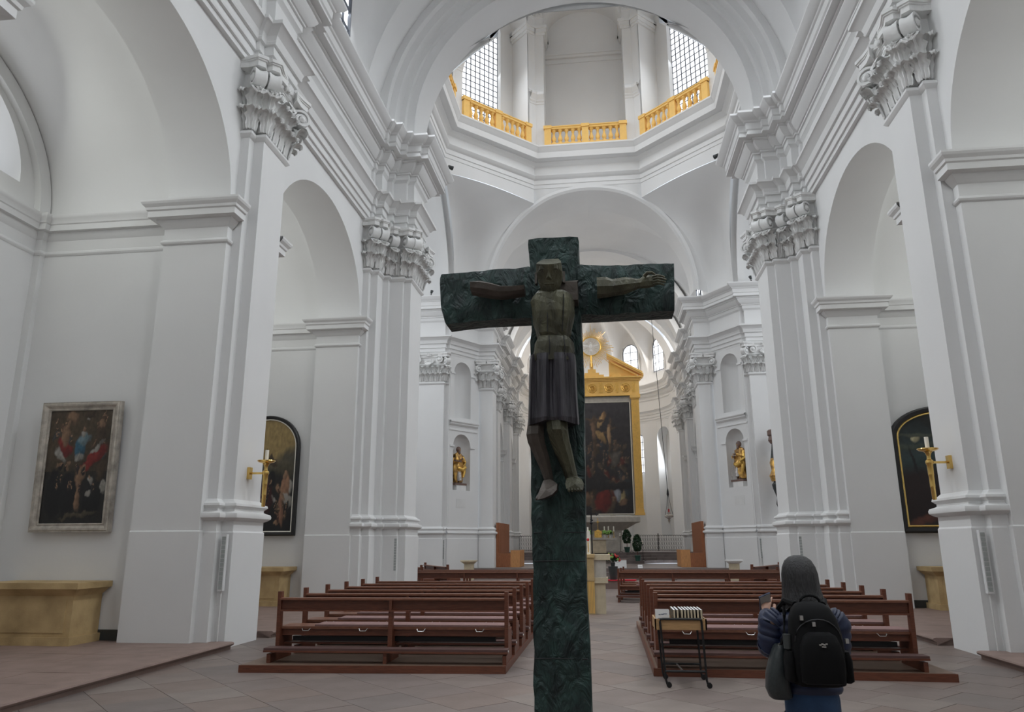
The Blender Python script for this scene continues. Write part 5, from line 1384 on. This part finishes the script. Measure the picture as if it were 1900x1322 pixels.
# the canvas: an anonymous dark multi-figure scene
r = random.Random(8)
pal = [(.05, .035, .022), (.07, .05, .035), (.035, .03, .026), (.09, .02, .014), (.03, .036, .042)]; SK = (.17, .10, .06)
L = figs(60, .04, .96, .30, .62, .032, pal, 3) + figs(10, .1, .95, .05, .26, .07, pal, 6)
L += [(.5, .93, .5, .10, 0, (.045, .04, .045), .8), (.62, .87, .05, .03, .7, (.34, .20, .09), .4), (.58, .82, .02, .05, -.4, (.34, .22, .10), .4), (.72, .74, .10, .012, .3, BR, .4), (.72, .66, .012, .16, 0, BR, .4), (.71, .70, .022, .06, .1, (.30, .19, .10), .4), (.72, .775, .02, .014, 0, SK, .4), (.52, .68, .02, .17, 0, BR, .3), (.52, .84, .10, .012, 0, BR, .4), (.50, .735, .028, .07, .1, SK, .4), (.60, .685, .065, .03, -.7, (.27, .17, .07), .35),
      (.60, .10, .085, .07, .3, (.13, .018, .014), .4), (.64, .15, .06, .05, .2, (.15, .02, .015), .4), (.86, .15, .05, .035, .8, (.38, .30, .14), .35), (.80, .17, .035, .05, 0, (.25, .27, .30), .4), (.88, .10, .05, .03, .2, SK, .4), (.85, .26, .14, .015, -.1, SK, .5), (.36, .12, .06, .05, 0, SK, .5), (.5, .245, .5, .035, 0, (.02, .018, .018), .5), (.3, .5, .05, .03, .2, (.10, .08, .06), .6), (.78, .47, .05, .05, .2, (.09, .08, .065), .6)]
L = [(u, v, a, b_, c, cl, s) for u, v, a, b_, c, cl, s in L]
bg4 = lambda u, v: [q * (.7 + .6 * v) for q in (.022, .019, .020)]
link('canvas', painting_mesh('canvas', 5.42, 8.2, blobs(L, bg4, 12, .03, .4), 96, 150), hr, loc=(0, -.02, .12))
b = MB(); rows = []
for o, y in ((0, -.03), (.02, -.08), (.05, -.09), (.06, -.04), (.06, 0)): rows.append([(-2.71 - o, y, .12 - o), (2.71 + o, y, .12 - o), (2.71 + o, y, 8.32 + o), (-2.71 - o, y, 8.32 + o)])
b.grid(rows, True); b.build('inner_frame', M['candle'], hr)
P4(-2.95, 2.95, .02, .25, -.0, 8.8).build('backing', M['buff'], hr)
rt = thing('retable_base', 'broad grey-brown stone shelf and plinth below the gilded retable', 'plinth', (AX, YR, 1.12))
b = MB(); b.box(-1.8, 1.8, -.5, 1, 0, 1.45); b.build('plinth', M['buff'], rt)
b = MB(); rows = [[(-x, y, z), (x, y, z), (x, 1, z), (-x, 1, z)] for x, y, z in ((2.0, -.6, 1.45), (2.9, -1.25, 1.95), (3.1, -1.35, 2.0), (3.1, -1.35, 2.35), (3.0, -1.3, 2.4))]
ids = b.grid(rows, True); b.cap(ids[0], True); b.cap(ids[-1]); b.build('shelf', M['buff'], rt)
P4(-.9, .9, -.62, -.5, 2.40, 2.48).build('inscription_base', M['white'], rt)
for x0 in (-.1, 1.4): P4(x0, x0 + 1.1, -.35, -.3, 2.40, 2.5).build('label_plate', M['white'], rt)
# gloria: gilded sunburst with dove
sbt = thing('sunburst', 'gilded sunburst with a small dove, on the pedestal between the gable halves', 'sunburst', (AX - .02, 55.9, 16.35))
r = random.Random(4)
def ray_(b, a, l0, l1, w):
    c, s = cos(a), sin(a)
    p = [(c * l0 - s * w, -.02, s * l0 + c * w), (c * l0 + s * w, -.02, s * l0 - c * w), (c * l1 + s * w * .5, -.05, s * l1 - c * w * .5), (c * l1 - s * w * .5, -.05, s * l1 + c * w * .5)]
    q = [(x, y + .05, z) for x, y, z in p]
    i = [b.av(v) for v in p + q]
    for f in ((0, 1, 2, 3), (7, 6, 5, 4), (0, 4, 5, 1), (1, 5, 6, 2), (2, 6, 7, 3), (3, 7, 4, 0)): b.f.append([i[k] for k in f])
for k in range(72):
    a = 2 * pi * k / 72; l1 = r.choice((1.25, 1.4, 1.55)) + (.45 if k % 9 == 0 else 0)
    b = MB(); ray_(b, a, .72, l1 * (1.12 if sin(a) < 0 else .95), .028); b.build('ray', M['gold'], sbt)
b = MB(); b.tube([(.74 * cos(2 * pi * k / 32), 0, .74 * sin(2 * pi * k / 32)) for k in range(33)], .05, 6); b.build('ring', M['gold'], sbt, True)
for k in range(16):
    a = 2 * pi * k / 16; b = MB(); ray_(b, a, .30, .68, .008); b.build('inner_ray', M['silver'], sbt)
b = MB(); b.sphere((0, -.08, 0), .14, 10, 8, .7, .8, 1.5); b.sphere((0, -.12, .24), .08); b.face([(-.1, -.1, .05), (-.55, -.06, .18), (-.5, -.06, .02), (-.1, -.1, -.08)]); b.face([(.1, -.1, .05), (.55, -.06, .18), (.5, -.06, .02), (.1, -.1, -.08)]); b.face([(-.06, -.1, -.15), (.06, -.1, -.15), (.14, -.08, -.4), (-.14, -.08, -.4)]); b.build('dove', M['stucco'], sbt, True)
MB().tube([(0, 0, -1.6), (0, 0, -.7)], .07, 8).build('stem', M['gold'], sbt)

# ------------------------------------------------------------------ sanctuary furniture
at = thing('altar_table', 'grey stone altar table on a block, on the top step of the choir', 'altar', (-.02, 46.6, .66), group=None)
at.location.z = 1.10
P4(-1.0, 1.0, -.35, .35, .78, .90).build('mensa', M['buff'], at); P4(-.55, .38, -.28, .28, 0, .78).build('block', M['cream'], at)
tb = thing('tabernacle', 'small gilded tabernacle with a cross on the altar table', 'tabernacle', (-.1, 46.7, 2.0))
b = MB(); b.box(-.22, .22, -.18, .18, 0, .40); b.build('casket', M['gold'], tb)
for i in range(4):
    for j in range(3): MB().sphere((-.15 + .1 * i, -.18, .09 + .11 * j), .03, 6, 4).build('boss', M['brass'], tb)
b = MB(); b.tube([(0, 0, .4), (0, 0, 1.15)], .02, 6).box(-.08, .08, -.02, .02, .9, .95).box(-.10, .10, -.05, .05, .4, .46); b.build('cross', M['gold'], tb)
def bouquet(x, y, z, label, cols, rr=.2, k=26, seed=1, pot='whiteframe'):
    t = thing('flower_pot', label, 'flowers', (x, y, z)); r = random.Random(seed)
    MB().lathe(0, 0, [(.07, 0), (.09, .16), (.08, .17)], 12).build('pot', M[pot], t, True)
    for i in range(k):
        a, e, q = r.uniform(0, 2 * pi), r.uniform(.1, 1.5), r.uniform(.5, 1)
        p = (cos(a) * cos(e) * rr * q, sin(a) * cos(e) * rr * q, .2 + sin(e) * rr * q)
        b = MB()
        for k2 in range(4): b.sphere((p[0] + r.uniform(-.02, .02), p[1] + r.uniform(-.02, .02), p[2] + r.uniform(-.02, .02)), .035, 6, 4)
        b.build('blossom', M[cols[i % len(cols)]], t)
    b = MB()
    for i in range(60):
        a, e = r.uniform(0, 2 * pi), r.uniform(-.1, 1.5); d = Vector((cos(a) * cos(e), sin(a) * cos(e), sin(e))); s = Vector((-sin(a), cos(a), 0)) * .03; o = Vector((0, 0, .16))
        b.face([o + d * rr * .3, o + d * rr * .8 + s, o + d * rr * 1.15 + Vector((0, 0, -.02)), o + d * rr * .8 - s])
    b.build('leaves', M['leafgreen'], t, kind='stuff')
    return t
bouquet(.30, 46.55, 2.0, 'left pot of pale green blossoms on the altar table right of the tabernacle', ['lightgreen'], .22, 30, 2)
bouquet(.62, 46.55, 2.0, 'right pot of pale green blossoms on the altar table beside three candles', ['lightgreen'], .22, 30, 3)
bouquet(-.62, 46.55, 2.0, 'pot of pale green blossoms half hidden by the bronze cross', ['lightgreen'], .22, 26, 4)
for i, x in enumerate((.28, .52, .84)):
    t = thing('altar_candle', 'white altar candle behind the green blossoms, %s of three' % ('left', 'middle', 'right')[i], 'candle', (x, 46.75, 2.0), group='candles on the altar table')
    MB().lathe(0, 0, [(.06, 0), (.06, .03), (.02, .05), (.02, .34), (.05, .36)], 10).build('holder', M['brass'], t, True); MB().lathe(0, 0, [(.035, .36), (.035, .66)], 8).build('wax', M['candle'], t)
def bush(x, y, z, h, label, seed):
    t = thing('potted_tree', label, 'potted plant', (x, y, z), group='clipped bushes by the altar steps'); r = random.Random(seed)
    MB().lathe(0, 0, [(.13, 0), (.18, .28), (.20, .30), (.19, .33), (.15, .32)], 14).build('pot', M['greenpot'], t, True)
    MB().tube([(0, 0, .3), (.01, 0, .7)], .02, 6).build('trunk', M['wood'], t)
    b = MB()
    for i in range(900):
        v = r.uniform(0, 1); zz = .55 + (h - .55) * v; R_b = .27 * (sin(pi * min(1, v * .82 + .14))) ** .7; a = r.uniform(0, 2 * pi); q = R_b * r.uniform(.6, 1.05)
        c = Vector((cos(a) * q, sin(a) * q, zz)); d = Vector((r.uniform(-1, 1), r.uniform(-1, 1), r.uniform(-.3, 1))).normalized() * .07; s = d.cross(Vector((r.uniform(-1, 1), r.uniform(-1, 1), r.uniform(-1, 1)))).normalized() * .025
        b.face([c - d, c + s, c + d, c - s])
    b.build('foliage', M['leafgreen'], t, kind='stuff')
    return t
bush(1.62, 47.6, 1.12, 1.35, 'clipped dark bush in a green pot, left of the two by the altar', 1)
bush(2.16, 45.4, .66, 1.5, 'clipped dark bush in a green pot, right of the two on the lower step', 2)
def candlestand(x, y, z, h, label):
    t = thing('candle_stand', label, 'candle stand', (x, y, z), group='tall candle stands beside the altar')
    b = MB()
    for k in range(3): b.tube([(0, 0, .08), (.16 * cos(k * 2.09), .16 * sin(k * 2.09), .0)], .012, 6)
    b.build('foot', M['darkiron'], t); MB().tube([(0, 0, .05), (0, 0, h - .22)], .016, 6).build('stem', M['darkiron'], t)
    MB().lathe(0, 0, [(.02, h - .26), (.07, h - .22), (.07, h - .21)], 10).build('pan', M['darkiron'], t); MB().lathe(0, 0, [(.035, h - .21), (.035, h)], 8).build('candle', M['candle'], t)
candlestand(1.22, 47.6, 1.12, 1.16, 'tall candle stand left of the clipped bushes')
candlestand(1.86, 47.6, 1.12, .96, 'tall candle stand between the clipped bushes')
candlestand(2.50, 46.2, .66, 1.16, 'tall candle stand right of the clipped bushes')
def railing(x0, x1, y, z, label):
    t = thing('iron_railing', label, 'railing', (x0, y, z), group='wrought iron railings before the apse'); L = x1 - x0
    for zz in (.05, 1.02): MB().box(0, L, -.012, .012, zz, zz + .025).build('rail', M['darkiron'], t)
    n = int(L / .16)
    vb = MB(); vb.tube([(0, 0, 0), (0, 0, 1.02)], .008, 4); vb = vb.mesh('bar', M['darkiron'])
    ob = MB(); ob.tube([(.08 + .055 * cos(2 * pi * k / 10), 0, .12 * sin(2 * pi * k / 10)) for k in range(11)], .008, 4); ob = ob.mesh('oval', M['darkiron'])
    hb = MB(); hb.tube([(.08 - .07 * cos(pi * k / 8), 0, .07 * sin(pi * k / 8)) for k in range(9)], .008, 4); hb = hb.mesh('arch_top', M['darkiron'])
    for i in range(n):
        x = i * L / n; link('bar', vb, t, loc=(x, 0, 0)); link('arch_top', hb, t, loc=(x, 0, 1.04))
        for q in range(3): link('oval', ob, t, loc=(x, 0, .22 + q * .28))
    MB().box(L / 2 - .03, L / 2 + .03, -.03, .03, 0, 1.2).build('post', M['darkiron'], t)
railing(2.3, 5.75, 55.4, 1.12, 'wrought iron railing right of the high altar')
railing(-5.9, -2.9, 55.4, 1.12, 'wrought iron railing left of the high altar')
# choir screens of slatted wood with a low booth
for s, word in ((-1, 'left'), (1, 'right')):
    t = thing('wooden_screen', 'tall red-brown slatted wooden screen with a low booth on the %s of the choir' % word, 'screen', (s * 5.2, 39.6, .5))
    b = MB(s); b.box(0, .10, 0, 4.3, 0, 2.25); pn = b.build('panel', M['panelwood'], t)
    sl = MB(s).box(-.05, 0, 0, .17, .0, 2.25).mesh('slat', M['panelwood'])
    for i in range(17): link('slat', sl, pn, loc=(0, .03 + i * .252, 0))
    MB(s).box(-.65, 0, 0, .08, 0, .7).build('side_board', M['panelwood'], t)
    b = MB(s); b.box(-1.05, -.65, .0, .06, 0, .85); b.box(-1.12, -1.05, 0, 2.2, 0, .85); b.build('booth_front', M['panelwood2'], t)
    for i in range(5): MB(s).box(-1.13, -1.115, .12 + i * .42, .48 + i * .42, .03, .83).build('booth_board', M['panelwood2'], t)
    MB(s).box(-.9, -.2, .5, 1.6, 0, .42).build('bench', M['panelwood'], t)
# sanctuary lamp
t = thing('sanctuary_lamp', 'silver sanctuary lamp hanging on a long rope at the right of the choir', 'lamp', (3.95, 44.0, 2.75))
MB().tube([(0, 0, 1.8), (-.52, 0, 14.8)], .018, 5).build('rope', M['pot'], t)
MB().lathe(0, 0, [(.03, 1.5), (.07, 1.62), (.05, 1.8), (.02, 1.95)], 10).build('crown', M['darkiron'], t, True)
for k in range(3):
    a = 2 * pi * k / 3 + .3; MB().tube([(.03 * cos(a), .03 * sin(a), 1.55), (.12 * cos(a), .12 * sin(a), 1.0), (.24 * cos(a), .24 * sin(a), .48)], .012, 5).build('chain', M['darkiron'], t)
MB().lathe(0, 0, [(.01, 0), (.05, .03), (.02, .08), (.08, .14), (.04, .2), (.12, .28), (.24, .34), (.25, .42), (.21, .46), (.10, .5), (.06, .62)], 16).build('bowl', M['silver'], t, True)
MB().lathe(0, 0, [(.045, .55), (.05, .75), (.04, .8)], 10).build('glass', M['red'], t, True)
# ambo, paschal candle, processional cross
t = thing('ambo', 'cream and yellow stone ambo with fluted corner, right of the cross in the aisle', 'ambo', (.02, 19.7, 0))
P4(.06, .33, 0, .55, 0, .74).build('lower_block', M['cream'], t); P4(-.0, .40, -.06, .6, .74, .87).build('ledge', M['cream'], t); P4(.06, .36, .0, .5, .87, 1.3).build('upper_panel', M['buff'], t); P4(.04, .47, -.05, .6, 1.3, 1.43).build('desk', M['cream'], t)
b = MB(); b.box(-.12, .06, -.08, .55, 0, 1.36).box(-.15, .08, -.11, .6, 1.36, 1.44).box(-.15, .07, -.1, .58, .80, .87); b.build('fluted_pier', M['sand'], t)
for i in range(5): MB().box(-.115 + i * .037, -.095 + i * .037, -.09, -.075, .03, .78).build('flute', M['ochre'], t)
t = thing('paschal_candle', 'thick white paschal candle with red wax ornament on the ambo', 'candle', (-.06, 20.0, 1.44))
MB().lathe(0, 0, [(.055, 0), (.055, .58)], 14).build('wax', M['candle'], t, True); MB().lathe(0, 0, [(.02, .58), (.02, .68)], 6).build('wick_candle', M['candle'], t)
MB().sphere((0, -.05, .36), .035, 8, 6, 1, .4, 1.2).build('red_ornament', M['red'], t); MB().box(-.012, .012, -.06, -.05, .05, .30).build('gold_ornament', M['gold'], t)
t = thing('processional_cross', 'dark iron processional cross on a staff behind the ambo', 'cross', (-.04, 24.0, 0))
MB().tube([(0, 0, 0), (0, 0, 2.36)], .022, 8).build('staff', M['darkiron'], t); MB().sphere((0, 0, 2.32), .05).build('knop', M['darkiron'], t, True)
b = MB(); b.box(-.022, .022, -.01, .01, 2.36, 2.78).box(-.18, .18, -.01, .01, 2.57, 2.61)
for x, z in ((-.18, 2.59), (.18, 2.59), (0, 2.78), (0, 2.40)):
    for a in range(3): b.sphere((x + .03 * cos(a * 2.1), 0, z + .03 * sin(a * 2.1)), .024, 6, 4, 1, .4, 1)
b.build('cross_head', M['darkiron'], t)
MB().lathe(0, 0, [(.16, 0), (.16, .03), (.04, .06)], 14).build('base', M['darkiron'], t)
# poinsettia-like red plant in dark pot on a red cloth
t = thing('red_cloth', 'bright red cloth spread on the altar step under the potted red plant', 'cloth', (.80, 37.25, .34)); t.location = (.74, 30.3, .0)
P4(-.55, .75, -.25, .3, .30, .33).build('cloth', M['redcloth'], t); P4(-.5, .7, -.2, .25, 0, .30).build('stool', M['redstone'], t)
t = bouquet(.62, 30.3, .80, 'red flowering plant in a tall dark pot on the red cloth', ['red', 'leafgreen', 'red', 'lightgreen', 'leafgreen'], .32, 44, 8, 'pot')
MB().lathe(0, 0, [(.13, -.47), (.19, 0.02), (.17, .03)], 16).build('tall_pot', M['pot'], t, True)
t = thing('credence_block', 'white block with a dark red top, right of the red plant', 'block', (1.06, 38.3, .5)); P4(-.30, .27, 0, .4, 0, .38).build('block', M['white'], t); P4(-.31, .28, -.01, .41, .38, .42).build('cover', M['redstone'], t)
t = thing('floor_sign', 'small white folded sign standing on the choir floor', 'sign', (1.98, 38.3, .5), rz=.3); MB().face([(0, 0, 0), (0, 0, 0), (0, 0, 0)]) if False else None
b = MB(); b.grid([[(-.12, -.06, 0), (.12, -.06, 0)], [(-.12, 0, .16), (.12, 0, .16)], [(-.12, .06, 0), (.12, .06, 0)]]); b.build('card', M['white'], t)
P4(-.08, .08, -.032, -.030, .07, .085).build('printed_line', M['pot'], t)
# stone consoles under the niches
for s, word in ((-1, 'left'), (1, 'right')):
    t = thing('stone_console', 'small pale stone table under the %s niche statue' % word, 'table', (s * 6.2, 36.6, 0))
    P4(-.22, .22, 0, .3, 0, .78).build('block', M['cream'], t); b = MB(); rows = [[(-x, -y, z), (x, -y, z), (x, .3, z), (-x, .3, z)] for x, y, z in ((.24, .02, .76), (.36, .14, .86), (.38, .16, .86), (.38, .16, .92))]
    ids = b.grid(rows, True); b.cap(ids[-1]); b.build('slab', M['white'] if s > 0 else M['cream'], t)

# ------------------------------------------------------------------ gilded statues in the lower niches
def statue(x, y, z, rz, label, cat='statue', h=1.75, book=True, sword=False):
    t = thing('statue', label, cat, (x, y, z), rz); r = random.Random(int(x * 100)); k = h / 1.75
    MB().box(-.28, .28, -.24, .2, 0, .22).build('pedestal', M['stucco'], t)
    MB().box(-.36, .30, -.26, .22, .22, .30).build('base', M['skinwood'], t)
    b = MB(); rows = []
    for i, (zz, rx, ry, yc, xc) in enumerate(((.34, .20, .15, 0, .02), (.45, .22, .17, 0, .02), (.62, .23, .18, -.02, .0), (.80, .23, .18, -.03, -.02), (.98, .24, .18, -.02, -.02), (1.15, .24, .17, 0, 0), (1.32, .24, .16, .01, .02), (1.46, .23, .14, .01, .02), (1.56, .19, .11, .01, .02), (1.62, .09, .08, .0, .01))):
        row = []
        for j in range(28):
            th = 2 * pi * j / 28; f = 1 + (.16 * sin(th * 5 + zz * 5.2) + .08 * sin(th * 9 - zz * 9)) * (1 if zz < 1.5 else .3)
            row.append((xc + rx * f * cos(th), yc + ry * f * sin(th), zz * k))
        rows.append(row)
    ids = b.grid(rows, True); b.cap(ids[0], True); b.cap(ids[-1])
    # the body stays one mesh: head, arms and feet joined to the robe
    b.sphere((.0, -.03, 1.74 * k), .10, 12, 9, .9, 1.05, 1.25); b.sphere((0, -.13, 1.72 * k), .025, 6, 5); b.tube([(0, 0, 1.58 * k), (0, -.02, 1.68 * k)], .055, 8)
    b.build('robed_body', M['polyc'], t, True, 60)
    b = MB(); b.sphere((0, -.03, 1.755 * k), .115, 12, 8, .95, 1.0, 1.1); b.sphere((0, -.09, 1.63 * k), .075, 10, 8, .8, .7, 1.5); b.build('hair_and_beard', M['skinwood'], t, True)
    for s in (-1, 1):
        e = (s * .30, -.04, 1.22 * k); w = (s * .10 - .06, -.26, 1.28 * k + s * .05)
        b = MB(); b.tube([(s * .20, .0, 1.48 * k), (s * .28, -.01, 1.36 * k), e, w], [.09, .10, .09, .06], 10); b.build('sleeve', M['polyc'], t, True)
        b = MB(); b.tube([w, (w[0] - s * .05, w[1] - .04, w[2] + .02)], [.035, .03], 8)
        for f in range(5): b.tube([(w[0] - s * .04, w[1] - .03, w[2] + .02 - f * .014), (w[0] - s * .10, w[1] - .05 + .01 * abs(f - 2), w[2] + .02 - f * .018)], [.011, .008], 5)
        b.build('hand', M['skinwood'], t, True)
        b = MB(); b.tube([(s * .07, -.05, .42 * k), (s * .08, -.16, .34)], [.05, .04], 8); b.build('foot', M['skinwood'], t, True)
    # bunched cloak and silvered underskirt
    b = MB(); b.tube([(.24, -.05, 1.45 * k), (.30, -.10, 1.20 * k), (.22, -.20, .98 * k), (.05, -.24, .86 * k), (-.18, -.18, .95 * k)], [.06, .09, .10, .09, .07], 10); b.tube([(.22, -.12, 1.0 * k), (.25, -.14, .80 * k), (.19, -.15, .56 * k)], [.09, .08, .04], 10); b.build('cloak', M['gold'], t, True)
    b = MB(); b.tube([(-.05, -.14, .85 * k), (-.07, -.17, .6 * k), (-.04, -.16, .42 * k)], [.08, .10, .11], 10); b.build('underskirt', M['silverdrape'], t, True)
    if sword: b = MB(); b.box(-.018, .018, -.005, .005, 0, 1.0); b.box(-.10, .10, -.012, .012, .98, 1.01); b.box(-.02, .02, -.015, .015, 1.01, 1.16); o = b.build('sword', M['silverdrape'], t); o.location = (-.30, -.28, .32); o.rotation_euler = (0, radians(14), 0)
    if book: b = MB(); b.box(-.17, .13, -.10, .10, 0, .05); b.box(-.165, .135, -.105, .095, .05, .055); o = b.build('book', M['skinwood'], t); o.location = (-.22, -.26, 1.20 * k); o.rotation_euler = (radians(12), 0, 0)
    t.scale = (1.22, 1.15, 1.2)
    return t
for s, word in ((-1, 'left'), (1, 'right')):
    q = DG0 + dt * .98 - dn * .28
    ang = atan2(dn.y, dn.x * s) + pi / 2
    statue(q.x * s, q.y, 4.33, ang, 'gilded saint with %s in the lower niche of the %s far pier' % (('an open book', 'a lowered sword')[s > 0], word), book=s < 0, sword=s > 0)
# carved pulpit corner glimpsed beside the right crossing pier
t = thing('pulpit_carving', 'dark carved and gilded pulpit ornament peeping out beside the right stepped pier', 'carving', (8.45, 36.3, 3.0))
b = MB(); b.lathe(0, 0, [(.10, .1), (.22, .4), (.16, .7), (.30, 1.1), (.34, 1.3), (.22, 1.45)], 16); b.build('foot', M['pot'], t, True)
MB().lathe(0, 0, [(.34, 1.45), (.42, 1.7), (.30, 1.95), (.36, 2.3), (.30, 2.5)], 16).build('gilt_belly', M['polyc'], t, True)
MB().lathe(0, 0, [(.30, 2.5), (.22, 3.0), (.2, 3.2)], 16).build('body', M['pot'], t, True)
MB().lathe(0, 0, [(.24, 3.2), (.34, 3.35), (.30, 3.55), (.36, 3.6), (.36, 3.8), (.3, 3.85)], 16).build('crown', M['skinwood'], t, True)
